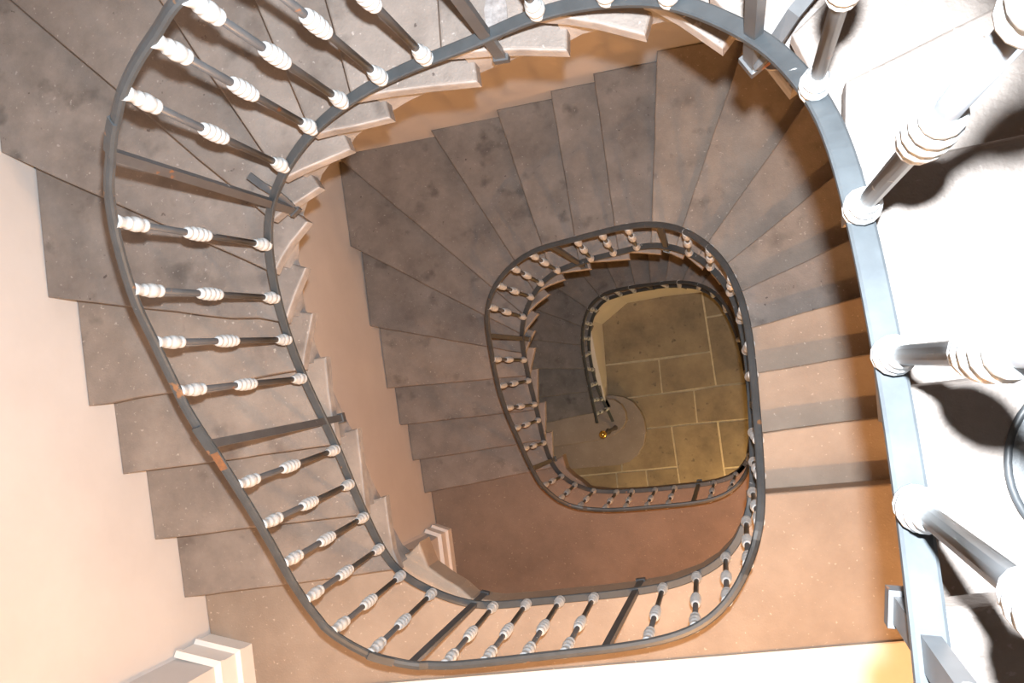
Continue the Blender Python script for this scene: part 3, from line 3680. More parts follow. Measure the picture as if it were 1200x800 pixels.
20.71],
[-0.6597,
-0.9964,
4.175,
20.72],
[-0.6299,
-0.993,
4.175,
20.73],
[-0.6002,
-0.9894,
4.175,
20.74],
[-0.5704,
-0.9857,
4.175,
20.75],
[-0.5406,
-0.982,
4.175,
20.76],
[-0.5109,
-0.9783,
4.175,
20.76],
[-0.4811,
-0.9747,
4.175,
20.77],
[-0.4513,
-0.9711,
4.175,
20.78],
[-0.4215,
-0.9675,
4.175,
20.79],
[-0.3917,
-0.9638,
4.175,
20.8],
[-0.362,
-0.9601,
4.175,
20.8],
[-0.3322,
-0.9561,
4.175,
20.81],
[-0.3026,
-0.952,
4.175,
20.82],
[-0.2729,
-0.9475,
4.175,
20.83],
[-0.2433,
-0.9426,
4.175,
20.83],
[-0.2139,
-0.9372,
4.175,
20.84],
[-0.1846,
-0.9312,
4.175,
20.85],
[-0.1555,
-0.9245,
4.175,
20.85],
[-0.1267,
-0.9167,
4.175,
20.86],
[-0.0983,
-0.9078,
4.175,
20.87],
[-0.0706,
-0.8974,
4.175,
20.88],
[-0.0437,
-0.8853,
4.175,
20.89],
[-0.0178,
-0.8715,
4.175,
20.89],
[0.0069,
-0.8557,
4.175,
20.9],
[0.03,
-0.8379,
4.175,
20.91],
[0.0516,
-0.8183,
4.175,
20.92],
[0.0712,
-0.7968,
4.175,
20.93],
[0.089,
-0.7736,
4.175,
20.94],
[0.1048,
-0.7489,
4.175,
20.95],
[0.1186,
-0.723,
4.175,
20.95],
[0.1305,
-0.6961,
4.175,
20.96],
[0.1407,
-0.6683,
4.1589,
21.01],
[0.1492,
-0.6399,
4.1508,
21.07],
[0.1564,
-0.611,
4.1459,
21.12],
[0.1624,
-0.5818,
4.1407,
21.17],
[0.1675,
-0.5524,
4.135,
21.21],
[0.1717,
-0.5227,
4.1293,
21.26],
[0.1753,
-0.493,
4.1229,
21.3],
[0.1783,
-0.4632,
4.1164,
21.35],
[0.1807,
-0.4333,
4.1094,
21.39],
[0.1826,
-0.4034,
4.1021,
21.44],
[0.184,
-0.3735,
4.0942,
21.49],
[0.1847,
-0.3436,
4.0857,
21.54],
[0.1848,
-0.3136,
4.0764,
21.59],
[0.1841,
-0.2837,
4.0597,
21.69],
[0.1826,
-0.2538,
4.0411,
21.8],
[0.1804,
-0.224,
4.0216,
21.91],
[0.1774,
-0.1942,
4.0022,
22.02],
[0.174,
-0.1644,
3.9835,
22.14],
[0.1701,
-0.1347,
3.9646,
22.26],
[0.1659,
-0.105,
3.9454,
22.38],
[0.1614,
-0.0754,
3.9241,
22.51],
[0.1567,
-0.0457,
3.9021,
22.65],
[0.1518,
-0.0162,
3.8794,
22.79],
[0.1465,
0.0134,
3.8562,
22.92],
[0.141,
0.0428,
3.8331,
23.06],
[0.1351,
0.0722,
3.8105,
23.2],
[0.1287,
0.1015,
3.7868,
23.35],
[0.1219,
0.1307,
3.7628,
23.5],
[0.1147,
0.1598,
3.7388,
23.65],
[0.1069,
0.1887,
3.7153,
23.79],
[0.0985,
0.2175,
3.6926,
23.93],
[0.0896,
0.2461,
3.6695,
24.07],
[0.0801,
0.2745,
3.6463,
24.21],
[0.0701,
0.3027,
3.6238,
24.34],
[0.0594,
0.3307,
3.6017,
24.47],
[0.0481,
0.3584,
3.5798,
24.6],
[0.0361,
0.3858,
3.5578,
24.73],
[0.0233,
0.4128,
3.5354,
24.86],
[0.0097,
0.4395,
3.5126,
25.0],
[-0.0048,
0.4656,
3.4886,
25.15],
[-0.0202,
0.4911,
3.4648,
25.29],
[-0.0367,
0.5158,
3.4404,
25.44],
[-0.0544,
0.5395,
3.4153,
25.59],
[-0.0735,
0.562,
3.3894,
25.75],
[-0.094,
0.5831,
3.3624,
25.91],
[-0.1159,
0.6025,
3.3351,
26.08],
[-0.1394,
0.6202,
3.3078,
26.25],
[-0.1641,
0.636,
3.2793,
26.42],
[-0.19,
0.65,
3.2505,
26.6],
[-0.2169,
0.6623,
3.222,
26.77],
[-0.2445,
0.673,
3.1919,
26.95],
[-0.2728,
0.6822,
3.1612,
27.14],
[-0.3015,
0.6901,
3.1306,
27.33],
[-0.3305,
0.6966,
3.1006,
27.51],
[-0.3599,
0.702,
3.0718,
27.67],
[-0.3894,
0.7062,
3.0393,
27.86],
[-0.4191,
0.7095,
3.0012,
28.09],
[-0.449,
0.7119,
2.9673,
28.3],
[-0.4788,
0.7135,
2.9348,
28.5],
[-0.5088,
0.7146,
2.903,
28.7],
[-0.5388,
0.7153,
2.8713,
28.9],
[-0.5687,
0.7157,
2.8395,
29.09],
[-0.5987,
0.7158,
2.8074,
29.29],
[-0.6287,
0.7159,
2.7744,
29.49],
[-0.6587,
0.7159,
2.7397,
29.71],
[-0.6887,
0.7158,
2.706,
29.92],
[-0.7187,
0.7157,
2.6775,
30.09],
[-0.7487,
0.7155,
2.6474,
30.27],
[-0.7787,
0.715,
2.6165,
30.46],
[-0.8087,
0.7143,
2.5847,
30.65],
[-0.8386,
0.7133,
2.552,
30.85],
[-0.8686,
0.7118,
2.5178,
31.06],
[-0.8985,
0.7099,
2.4908,
31.22],
[-0.9284,
0.7074,
2.4622,
31.39],
[-0.9582,
0.7045,
2.4331,
31.56],
[-0.9879,
0.7009,
2.4047,
31.74],
[-1.0174,
0.6965,
2.3779,
31.9],
[-1.0467,
0.6911,
2.3511,
32.06],
[-1.0756,
0.6844,
2.3235,
32.23],
[-1.1039,
0.6761,
2.2954,
32.39],
[-1.1317,
0.6661,
2.2632,
32.57],
[-1.1586,
0.6542,
2.2311,
32.76],
[-1.1845,
0.6403,
2.2001,
32.94],
[-1.2093,
0.6246,
2.1706,
33.13],
[-1.2327,
0.6069,
2.1402,
33.32],
[-1.2546,
0.5875,
2.1078,
33.53],
[-1.2748,
0.5663,
2.0743,
33.74],
[-1.2933,
0.5436,
2.0413,
33.95],
[-1.3099,
0.5194,
2.0084,
34.15],
[-1.3247,
0.494,
1.9766,
34.33],
[-1.3379,
0.4675,
1.9456,
34.52],
[-1.3494,
0.4402,
1.9152,
34.69],
[-1.3595,
0.4123,
1.8853,
34.87],
[-1.3682,
0.3838,
1.8535,
35.06],
[-1.3758,
0.355,
1.8235,
35.25],
[-1.3821,
0.3259,
1.7943,
35.44],
[-1.3872,
0.2965,
1.7655,
35.62],
[-1.3912,
0.2669,
1.7366,
35.81],
[-1.394,
0.2372,
1.7131,
35.96],
[-1.3958,
0.2074,
1.6898,
36.1],
[-1.3967,
0.1775,
1.6649,
36.24],
[-1.3967,
0.1476,
1.6407,
36.37],
[-1.3959,
0.1177,
1.6174,
36.51],
[-1.3946,
0.0877,
1.5949,
36.64],
[-1.3928,
0.0578,
1.5728,
36.77],
[-1.3906,
0.0279,
1.5513,
36.9],
[-1.3881,
-0.002,
1.5308,
37.02],
[-1.3854,
-0.0319,
1.5113,
37.14],
[-1.3825,
-0.0617,
1.4928,
37.25],
[-1.3796,
-0.0916,
1.4713,
37.38],
[-1.3766,
-0.1214,
1.4499,
37.51],
[-1.3735,
-0.1513,
1.4295,
37.64],
[-1.3705,
-0.1811,
1.4098,
37.76],
[-1.3674,
-0.2109,
1.3904,
37.88],
[-1.3643,
-0.2408,
1.3711,
37.99],
[-1.3612,
-0.2706,
1.3517,
38.11],
[-1.3582,
-0.3005,
1.3316,
38.23],
[-1.3551,
-0.3303,
1.3106,
38.36],
[-1.3522,
-0.3602,
1.2883,
38.49],
[-1.3492,
-0.39,
1.2639,
38.63],
[-1.3464,
-0.4199,
1.2379,
38.77],
[-1.3435,
-0.4498,
1.2105,
38.92],
[-1.3407,
-0.4796,
1.1852,
39.07],
[-1.338,
-0.5095,
1.1613,
39.23],
[-1.3352,
-0.5394,
1.1377,
39.38],
[-1.3325,
-0.5692,
1.1143,
39.53]],
"bal":[[[-18.11,
1,
[0.1769,
-0.2556,
9.9575],
[0.1757,
-0.2625,
10.7741],
1.535],
[-17.51,
0,
[0.1792,
-0.1356,
9.8622],
[0.178,
-0.1426,
10.678],
1.57],
[-16.87,
0,
[0.1747,
0.0142,
9.757],
[0.1737,
0.0073,
10.5726],
1.634],
[-16.28,
0,
[0.1583,
0.1934,
9.6508],
[0.1582,
0.1865,
10.4625],
1.682],
[-15.09,
0,
[0.1224,
0.3995,
9.4579],
[0.1195,
0.392,
10.2748],
1.867],
[-13.82,
1,
[0.0452,
0.5595,
9.2565],
[0.0426,
0.5519,
10.0711],
2.209],
[-12.7,
0,
[-0.1049,
0.7033,
9.0671],
[-0.1057,
0.6959,
9.8812],
2.554],
[-11.95,
0,
[-0.2395,
0.7659,
8.9424],
[-0.2389,
0.761,
9.7546],
2.824],
[-11.1,
0,
[-0.4148,
0.8027,
8.8019],
[-0.4135,
0.798,
9.6126],
3.054],
[-10.43,
1,
[-0.5641,
0.8012,
8.6984],
[-0.5629,
0.8,
9.5115],
-3.07],
[-9.91,
0,
[-0.7435,
0.7868,
8.6041],
[-0.7423,
0.7861,
9.4138],
-3.049],
[-9.44,
0,
[-0.8923,
0.7685,
8.5272],
[-0.8906,
0.7656,
9.3366],
-2.981],
[-8.95,
0,
[-1.0394,
0.7396,
8.4381],
[-1.0371,
0.7337,
9.2428],
-2.926],
[-8.2,
0,
[-1.1845,
0.7026,
8.3228],
[-1.1826,
0.6975,
9.1297],
-2.829],
[-7.31,
0,
[-1.348,
0.6293,
8.1736],
[-1.3499,
0.6345,
8.9929],
-2.622],
[-6.44,
1,
[-1.4712,
0.5452,
8.0312],
[-1.4973,
0.5342,
8.831],
-2.421],
[-5.52,
0,
[-1.5584,
0.4275,
7.883],
[-1.6035,
0.3939,
8.6737],
-2.007],
[-4.51,
0,
[-1.6121,
0.2567,
7.7137],
[-1.6588,
0.2243,
8.514],
-1.777],
[-3.63,
0,
[-1.6334,
0.1086,
7.5713],
[-1.6758,
0.0762,
8.3728],
-1.645],
[-2.87,
0,
[-1.6282,
-0.0403,
7.4499],
[-1.6688,
-0.0727,
8.2592],
-1.416],
[-2.31,
1,
[-1.5859,
-0.2149,
7.3506],
[-1.6205,
-0.2441,
8.1557],
-1.303],
[-1.94,
0,
[-1.5563,
-0.3311,
7.29],
[-1.5711,
-0.3854,
8.0723],
-1.347],
[-1.47,
0,
[-1.526,
-0.478,
7.2127],
[-1.5325,
-0.5302,
7.9775],
-1.372],
[-0.99,
0,
[-1.4941,
-0.6245,
7.1326],
[-1.4992,
-0.6764,
7.8844],
-1.34],
[-0.48,
0,
[-1.457,
-0.7696,
7.0473],
[-1.4621,
-0.8211,
7.7873],
-1.266],
[0.04,
0,
[-1.3881,
-0.8979,
6.9648],
[-1.3933,
-0.9493,
7.7097],
-0.817],
[0.26,
0,
[-1.268,
-0.9839,
6.8963],
[-1.2798,
-1.0414,
7.6337],
-0.511],
[0.56,
1,
[-1.1023,
-1.0465,
6.8237],
[-1.1409,
-1.0877,
7.5717],
-0.137],
[0.6,
0,
[-1.0134,
-1.0489,
6.8094],
[-1.0224,
-1.0913,
7.5416],
0.059],
[0.65,
0,
[-0.8649,
-1.0301,
6.8051],
[-0.8739,
-1.0727,
7.534],
0.151],
[0.67,
0,
[-0.7164,
-1.0084,
6.805],
[-0.7261,
-1.0473,
7.5332],
0.141],
[0.7,
0,
[-0.568,
-0.9867,
6.805],
[-0.5784,
-1.0214,
7.5326],
0.153],
[0.75,
1,
[-0.3906,
-0.9567,
6.805],
[-0.4306,
-0.9955,
7.5316],
0.188],
[0.8,
0,
[-0.2738,
-0.9301,
6.805],
[-0.284,
-0.9645,
7.5302],
0.277],
[0.85,
0,
[-0.1347,
-0.8759,
6.805],
[-0.1176,
-0.9025,
7.5289],
0.479],
[0.89,
0,
[-0.0145,
-0.7897,
6.805],
[-0.008,
-0.8063,
7.5277],
0.809],
[0.96,
0,
[0.0711,
-0.6357,
6.8023],
[0.0632,
-0.6769,
7.5252],
1.253]],
[[1.08,
0,
[0.097,
-0.5194,
6.7753],
[0.1032,
-0.5339,
7.4983],
1.45],
[1.59,
0,
[0.1034,
-0.3999,
6.7096],
[0.1115,
-0.3852,
7.4045],
1.559],
[2.03,
0,
[0.1031,
-0.2799,
6.6351],
[0.1079,
-0.2653,
7.3183],
1.583],
[2.48,
1,
[0.1006,
-0.16,
6.5606],
[0.1024,
-0.1454,
7.2328],
1.602],
[2.93,
0,
[0.0947,
-0.0402,
6.4826],
[0.0953,
-0.0256,
7.1386],
1.641],
[3.48,
0,
[0.0833,
0.0792,
6.3944],
[0.0864,
0.094,
7.0523],
1.694],
[4.23,
0,
[0.0588,
0.2271,
6.2702],
[0.0643,
0.2419,
6.9266],
1.782],
[5.07,
0,
[0.0141,
0.3692,
6.1298],
[0.0196,
0.384,
6.7889],
2.003],
[6.25,
0,
[-0.085,
0.5176,
5.9376],
[-0.0746,
0.5343,
6.6049],
2.299],
[7.31,
0,
[-0.1976,
0.6145,
5.765],
[-0.1852,
0.6329,
6.4392],
2.574],
[8.34,
1,
[-0.3324,
0.6773,
5.5955],
[-0.3185,
0.6953,
6.2774],
2.835],
[9.41,
0,
[-0.5086,
0.6974,
5.4203],
[-0.4952,
0.7176,
6.1071],
-3.079],
[10.1,
0,
[-0.6575,
0.6808,
5.3074],
[-0.6446,
0.71,
5.9933],
-3.021],
[10.65,
0,
[-0.8062,
0.6618,
5.2121],
[-0.7936,
0.693,
5.894],
-2.997],
[10.99,
1,
[-0.895,
0.6472,
5.1532],
[-0.9426,
0.6764,
5.7939],
-2.959],
[11.68,
0,
[-1.0406,
0.6128,
5.0397],
[-1.0887,
0.6479,
5.6885],
-2.826],
[12.5,
0,
[-1.1733,
0.5467,
4.9067],
[-1.2246,
0.5879,
5.5761],
-2.524],
[13.2,
0,
[-1.2616,
0.467,
4.7934],
[-1.3422,
0.498,
5.4549],
-2.297],
[14.06,
0,
[-1.3471,
0.3449,
4.6427],
[-1.4259,
0.3777,
5.3252],
-2.076],
[15.19,
1,
[-1.4011,
0.2066,
4.4633],
[-1.47,
0.2059,
5.1365],
-1.795],
[16.3,
0,
[-1.4188,
0.0583,
4.286],
[-1.4862,
0.0569,
4.977],
-1.618],
[17.15,
0,
[-1.4168,
-0.0914,
4.1469],
[-1.4883,
-0.1222,
4.8122],
-1.494],
[17.84,
0,
[-1.3964,
-0.2701,
4.0256],
[-1.466,
-0.2701,
4.7075],
-1.457],
[18.32,
0,
[-1.3855,
-0.3896,
3.9467],
[-1.4305,
-0.4157,
4.6068],
-1.496],
[19.07,
0,
[-1.3682,
-0.5686,
3.8226],
[-1.3905,
-0.5603,
4.5042],
-1.432],
[19.72,
1,
[-1.338,
-0.7148,
3.7173],
[-1.3483,
-0.7038,
4.398],
-1.256],
[20.14,
0,
[-1.2645,
-0.8411,
3.6306],
[-1.2826,
-0.8366,
4.3238],
-0.809],
[20.37,
0,
[-1.1704,
-0.9126,
3.57],
[-1.1813,
-0.942,
4.2418],
-0.507],
[20.61,
0,
[-1.0308,
-0.9612,
3.5149],
[-1.047,
-0.9978,
4.1974],
-0.164],
[20.66,
0,
[-0.8519,
-0.9659,
3.505],
[-0.869,
-1.0113,
4.175],
0.054],
[20.7,
0,
[-0.7322,
-0.9577,
3.505],
[-0.7194,
-1.0025,
4.175],
0.077],
[20.75,
0,
[-0.5531,
-0.9403,
3.505],
[-0.5704,
-0.9857,
4.175],
0.12],
[20.8,
0,
[-0.4043,
-0.921,
3.505],
[-0.4215,
-0.9675,
4.175],
0.131],
[20.85,
1,
[-0.226,
-0.8967,
3.505],
[-0.2433,
-0.9426,
4.175],
0.155],
[20.88,
0,
[-0.1083,
-0.8741,
3.505],
[-0.1267,
-0.9167,
4.175],
0.235],
[20.93,
0,
[0.0545,
-0.8063,
3.505],
[0.0069,
-0.8557,
4.175],
0.656]],
[[20.98,
0,
[0.1503,
-0.6622,
3.5043],
[0.1407,
-0.6683,
4.1589],
1.275],
[21.03,
1,
[0.1722,
-0.5151,
3.4838],
[0.1717,
-0.5227,
4.1293],
1.523],
[21.83,
0,
[0.1641,
-0.2756,
3.3659],
[0.1841,
-0.2837,
4.0597],
1.651],
[22.81,
0,
[0.1385,
-0.037,
3.206],
[0.1567,
-0.0457,
3.9021],
1.714],
[24.06,
0,
[0.0848,
0.2272,
3.0027],
[0.0985,
0.2175,
3.6926],
1.849],
[25.24,
0,
[-0.0137,
0.4778,
2.8039],
[-0.0202,
0.4911,
3.4648],
2.058],
[26.16,
0,
[-0.1193,
0.6206,
2.6525],
[-0.1159,
0.6025,
3.3351],
2.41],
[27.0,
0,
[-0.2452,
0.6974,
2.514],
[-0.2169,
0.6623,
3.222],
2.775],
[28.05,
0,
[-0.4199,
0.7353,
2.3379],
[-0.3894,
0.7062,
3.0393],
3.006],
[28.86,
0,
[-0.5391,
0.7476,
2.2079],
[-0.5388,
0.7153,
2.8713],
3.089],
[29.89,
1,
[-0.6888,
0.7455,
2.0406],
[-0.6887,
0.7158,
2.706],
-3.091],
[31.02,
0,
[-0.8684,
0.7344,
1.8537],
[-0.8386,
0.7133,
2.552],
-3.047],
[31.88,
0,
[-1.0169,
0.7142,
1.712],
[-0.9879,
0.7009,
2.4047],
-2.976],
[32.67,
0,
[-1.1628,
0.6829,
1.5767],
[-1.1317,
0.6661,
2.2632],
-2.82],
[33.77,
0,
[-1.3051,
0.5829,
1.3985],
[-1.2748,
0.5663,
2.0743],
-2.245],
[34.67,
0,
[-1.3767,
0.4532,
1.25],
[-1.3494,
0.4402,
1.9152],
-1.941],
[35.56,
0,
[-1.4177,
0.3096,
1.106],
[-1.3872,
0.2965,
1.7655],
-1.756],
[36.32,
0,
[-1.43,
0.1608,
0.9811],
[-1.3959,
0.1177,
1.6174],
-1.56],
[37.04,
0,
[-1.4165,
-0.0184,
0.8576],
[-1.3881,
-0.002,
1.5308],
-1.451],
[37.67,
0,
[-1.3929,
-0.1664,
0.7537],
[-1.3705,
-0.1811,
1.4098],
-1.364],
[38.43,
0,
[-1.3424,
-0.3387,
0.6278],
[-1.3551,
-0.3303,
1.3106],
-1.217],
[38.95,
0,
[-1.3005,
-0.4511,
0.5347],
[-1.3407,
-0.4796,
1.1852],
-1.232]]],
"steps":[{"t":-18,
"z":9.9,
"slab":[[1.1681,
-0.062],
[0.2017,
-0.2314],
[0.1954,
-0.3043],
[0.1881,
-0.3749],
[0.1856,
-0.4998],
[0.2351,
-0.5011],
[1.2046,
-0.3428]],
"body":[[1.1731,
-0.0916],
[0.2467,
-0.2621],
[0.2388,
-0.3064],
[0.2346,
-0.3781],
[0.2327,
-0.4833],
[1.2046,
-0.3428]],
"nb":4,
"nose":2},
{"t":-17,
"z":9.735,
"slab":[[1.1443,
0.1211],
[0.2006,
-0.0211],
[0.1995,
-0.0983],
[0.1963,
-0.168],
[0.2002,
-0.2814],
[0.2497,
-0.2799],
[1.1731,
-0.0916]],
"body":[[1.1487,
0.0914],
[0.245,
-0.0488],
[0.2429,
-0.0977],
[0.243,
-0.1685],
[0.2467,
-0.2621],
[1.1731,
-0.0916]],
"nb":4,
"nose":2},
{"t":-16,
"z":9.57,
"slab":[[1.1069,
0.4084],
[0.1743,
0.267],
[0.1811,
0.178],
[0.1877,
0.0751],
[0.1981,
-0.072],
[0.2476,
-0.0666],
[1.1487,
0.0914]],
"body":[[1.1114,
0.3788],
[0.2184,
0.2426],
[0.2238,
0.1826],
[0.234,
0.079],
[0.245,
-0.0488],
[1.1487,
0.0914]],
"nb":4,
"nose":2},
{"t":-15,
"z":9.405,
"slab":[[1.0515,
0.8344],
[0.1756,
0.4299],
[0.1744,
0.3785],
[0.1703,
0.326],
[0.172,
0.2153],
[0.2211,
0.2248],
[1.1114,
0.3788]],
"body":[[1.0639,
0.8071],
[0.2118,
0.4102],
[0.1949,
0.3837],
[0.2059,
0.3323],
[0.2184,
0.2426],
[1.1114,
0.3788]],
"nb":4,
"nose":2},
{"t":-14,
"z":9.24,
"slab":[[0.9802,
1.383],
[0.1088,
0.5641],
[0.131,
0.5162],
[0.1474,
0.4701],
[0.1808,
0.3783],
[0.2192,
0.3938],
[1.0639,
0.8071]],
"body":[[1.0006,
1.361],
[0.1502,
0.5556],
[0.1585,
0.5298],
[0.181,
0.4836],
[0.2118,
0.4102],
[1.0639,
0.8071]],
"nb":4,
"nose":2},
{"t":-13,
"z":9.075,
"slab":[[0.7978,
1.9879],
[-0.0293,
0.7086],
[0.0169,
0.6546],
[0.0545,
0.6013],
[0.1182,
0.5104],
[0.1624,
0.5424],
[1.0006,
1.361],
[0.8998,
2.0013]],
"body":[[0.8229,
1.9715],
[0.0119,
0.7114],
[0.0418,
0.6794],
[0.0892,
0.6301],
[0.1502,
0.5556],
[1.0006,
1.361],
[0.8998,
2.0013]],
"nb":4,
"nose":2},
{"t":-12,
"z":8.91,
"slab":[[0.1326,
1.9007],
[-0.2175,
0.8006],
[-0.1537,
0.768],
[-0.095,
0.7283],
[-0.0059,
0.6577],
[0.027,
0.7016],
[0.8229,
1.9715]],
"body":[[0.1612,
1.8915],
[-0.1808,
0.8152],
[-0.1389,
0.8],
[-0.0704,
0.7662],
[0.0119,
0.7114],
[0.8229,
1.9715]],
"nb":4,
"nose":2},
{"t":-11,
"z":8.745,
"slab":[[-0.3874,
1.8325],
[-0.4354,
0.8241],
[-0.3592,
0.8122],
[-0.2895,
0.7942],
[-0.1786,
0.7566],
[-0.1637,
0.8097],
[0.1612,
1.8915]],
"body":[[-0.3574,
1.831],
[-0.4041,
0.8476],
[-0.3536,
0.847],
[-0.2783,
0.838],
[-0.1808,
0.8152],
[0.1612,
1.8915]],
"nb":4,
"nose":2},
{"t":-10,
"z":8.58,
"slab":[[-0.7829,
1.7806],
[-0.7156,
0.8084],
[-0.5923,
0.8082],
[-0.5097,
0.8039],
[-0.3862,
0.7915],
[-0.3861,
0.8468],
[-0.3574,
1.831]],
"body":[[-0.7529,
1.7827],
[-0.6878,
0.8354],
[-0.595,
0.8434],
[-0.5114,
0.8491],
[-0.4041,
0.8476],
[-0.3574,
1.831]],
"nb":4,
"nose":2},
{"t":-9,
"z":8.415,
"slab":[[-1.3045,
1.7122],
[-1.0305,
0.7602],
[-0.9246,
0.7713],
[-0.8202,
0.7772],
[-0.6621,
0.7818],
[-0.6699,
0.8366],
[-0.7529,
1.7827]],
"body":[[-1.2756,
1.7204],
[-1.0069,
0.7929],
[-0.9308,
0.806],
[-0.8257,
0.8221],
[-0.6878,
0.8354],
[-0.7529,
1.7827]],
"nb":4,
"nose":2},
{"t":-8,
"z":8.25,
"slab":[[-1.6624,
1.6652],
[-1.2282,
0.7055],
[-1.1595,
0.7178],
[-1.0925,
0.7251],
[-0.9751,
0.7446],
[-0.9896,
0.7978],
[-1.2756,
1.7204]],
"body":[[-1.635,
1.6775],
[-1.2098,
0.7412],
[-1.1693,
0.7517],
[-1.103,
0.7692],
[-1.0069,
0.7929],
[-1.2756,
1.7204]],
"nb":4,
"nose":2},
{"t":-7,
"z":8.085,
"slab":[[-2.1229,
1.6048],
[-1.4088,
0.6114],
[-1.3463,
0.6375],
[-1.2821,
0.66],
[-1.171,
0.6981],
[-1.1934,
0.7486],
[-1.635,
1.6775]],
"body":[[-2.0986,
1.6223],
[-1.398,
0.6499],
[-1.3637,
0.6682],
[-1.3016,
0.7009],
[-1.2098,
0.7412],
[-1.635,
1.6775]],
"nb":4,
"nose":2},
{"t":-6,
"z":7.92,
"slab":[[-2.7781,
1.5189],
[-1.5286,
0.5067],
[-1.4854,
0.5392],
[-1.4406,
0.5641],
[-1.3509,
0.6156],
[-1.3834,
0.6604],
[-2.0986,
1.6223]],
"body":[[-2.7592,
1.5422],
[-1.5295,
0.5453],
[-1.5097,
0.5648],
[-1.468,
0.6003],
[-1.398,
0.6499],
[-2.0986,
1.6223]],
"nb":4,
"nose":2},
{"t":-5,
"z":7.755,
"slab":[[-2.7766,
0.846],
[-1.6051,
0.3433],
[-1.5755,
0.3984],
[-1.5421,
0.4481],
[-1.4725,
0.5276],
[-1.5181,
0.5593],
[-2.7592,
1.5422],
[-2.8741,
1.5063]],
"body":[[-2.7648,
0.8736],
[-1.6172,
0.3782],
[-1.6084,
0.4114],
[-1.5819,
0.4698],
[-1.5295,
0.5453],
[-2.7592,
1.5422],
[-2.8741,
1.5063]],
"nb":4,
"nose":2},
{"t":-4,
"z":7.59,
"slab":[[-2.6893,
0.286],
[-1.6404,
0.1717],
[-1.6213,
0.2285],
[-1.6,
0.2824],
[-1.5558,
0.3813],
[-1.6101,
0.3947],
[-2.7648,
0.8736]],
"body":[[-2.686,
0.3158],
[-1.6619,
0.2048],
[-1.6561,
0.2349],
[-1.6442,
0.2929],
[-1.6172,
0.3782],
[-2.7648,
0.8736]],
"nb":4,
"nose":2},
{"t":-3,
"z":7.425,
"slab":[[-2.6186,
-0.1609],
[-1.6453,
-0.0063],
[-1.6381,
0.0588],
[-1.6257,
0.1141],
[-1.6045,
0.2183],
[-1.66,
0.2227],
[-2.686,
0.3158]],
"body":[[-2.6233,
-0.1313],
[-1.6748,
0.0207],
[-1.6734,
0.059],
[-1.6711,
0.1176],
[-1.6619,
0.2048],
[-2.686,
0.3158]],
"nb":4,
"nose":2},
{"t":-2,
"z":7.26,
"slab":[[-2.5694,
-0.463],
[-1.5721,
-0.3154],
[-1.5905,
-0.2045],
[-1.6088,
-0.097],
[-1.6228,
0.0473],
[-1.6776,
0.0385],
[-2.6233,
-0.1313]],
"body":[[-2.5738,
-0.4333],
[-1.6009,
-0.2915],
[-1.6247,
-0.2139],
[-1.6531,
-0.1071],
[-1.6748,
0.0207],
[-2.6233,
-0.1313]],
"nb":4,
"nose":2},
{"t":-1,
"z":7.095,
"slab":[[-2.519,
-0.7728],
[-1.5053,
-0.6248],
[-1.5183,
-0.5193],
[-1.5295,
-0.4141],
[-1.5498,
-0.2579],
[-1.6035,
-0.2737],
[-2.5738,
-0.4333]],
"body":[[-2.5234,
-0.7431],
[-1.534,
-0.6008],
[-1.553,
-0.5266],
[-1.5742,
-0.4231],
[-1.6009,
-0.2915],
[-2.5738,
-0.4333]],
"nb":4,
"nose":2},
{"t":0,
"z":6.93,
"slab":[[-2.4708,
-1.0682],
[-1.4117,
-0.8853],
[-1.4445,
-0.8046],
[-1.4623,
-0.7132],
[-1.4827,
-0.5673],
[-1.5366,
-0.583],
[-2.5234,
-0.7431]],
"body":[[-2.476,
-1.0387],
[-1.4348,
-0.8733],
[-1.4775,
-0.8177],
[-1.5064,
-0.7247],
[-1.534,
-0.6008],
[-2.5234,
-0.7431]],
"nb":4,
"nose":2},
{"t":2,
"z":6.6,
"slab":[[1.1763,
-0.1254],
[0.146,
-0.2863],
[0.1326,
-0.3804],
[0.1173,
-0.4644],
[0.1012,
-0.6002],
[0.1786,
-0.6442],
[1.2171,
-0.4409]],
"body":[[1.1808,
-0.1551],
[0.2104,
-0.3153],
[0.2078,
-0.3809],
[0.2025,
-0.4687],
[0.1764,
-0.6263],
[1.2171,
-0.4409]],
"nb":4,
"nose":2},
{"t":3,
"z":6.435,
"slab":[[1.1395,
0.1576],
[0.132,
-0.0214],
[0.1282,
-0.1103],
[0.1224,
-0.2],
[0.1227,
-0.337],
[0.2131,
-0.3331],
[1.1808,
-0.1551]],
"body":[[1.1447,
0.128],
[0.1969,
-0.0464],
[0.1987,
-0.1071],
[0.2031,
-0.1981],
[0.2104,
-0.3153],
[1.1808,
-0.1551]],
"nb":4,
"nose":2},
{"t":4,
"z":6.27,
"slab":[[1.0989,
0.4702],
[0.1008,
0.1908],
[0.1032,
0.1203],
[0.1032,
0.0498],
[0.1098,
-0.074],
[0.2,
-0.0642],
[1.1447,
0.128]],
"body":[[1.1069,
0.4413],
[0.1678,
0.1727],
[0.173,
0.1304],
[0.1835,
0.0585],
[0.1969,
-0.0464],
[1.1447,
0.128]],
"nb":4,
"nose":2},
{"t":5,
"z":6.105,
"slab":[[1.0507,
0.841],
[0.0464,
0.37],
[0.0591,
0.3092],
[0.0664,
0.248],
[0.0839,
0.1361],
[0.1726,
0.1554],
[1.1069,
0.4413]],
"body":[[1.0634,
0.8138],
[0.1142,
0.3666],
[0.1265,
0.3303],
[0.1451,
0.2663],
[0.1678,
0.1727],
[1.1069,
0.4413]],
"nb":4,
"nose":2},
{"t":6,
"z":5.94,
"slab":[[0.9864,
1.3356],
[-0.0467,
0.5031],
[-0.0209,
0.4562],
[0.0007,
0.4081],
[0.0395,
0.3114],
[0.1219,
0.3503],
[1.0634,
0.8138]],
"body":[[1.0052,
1.3122],
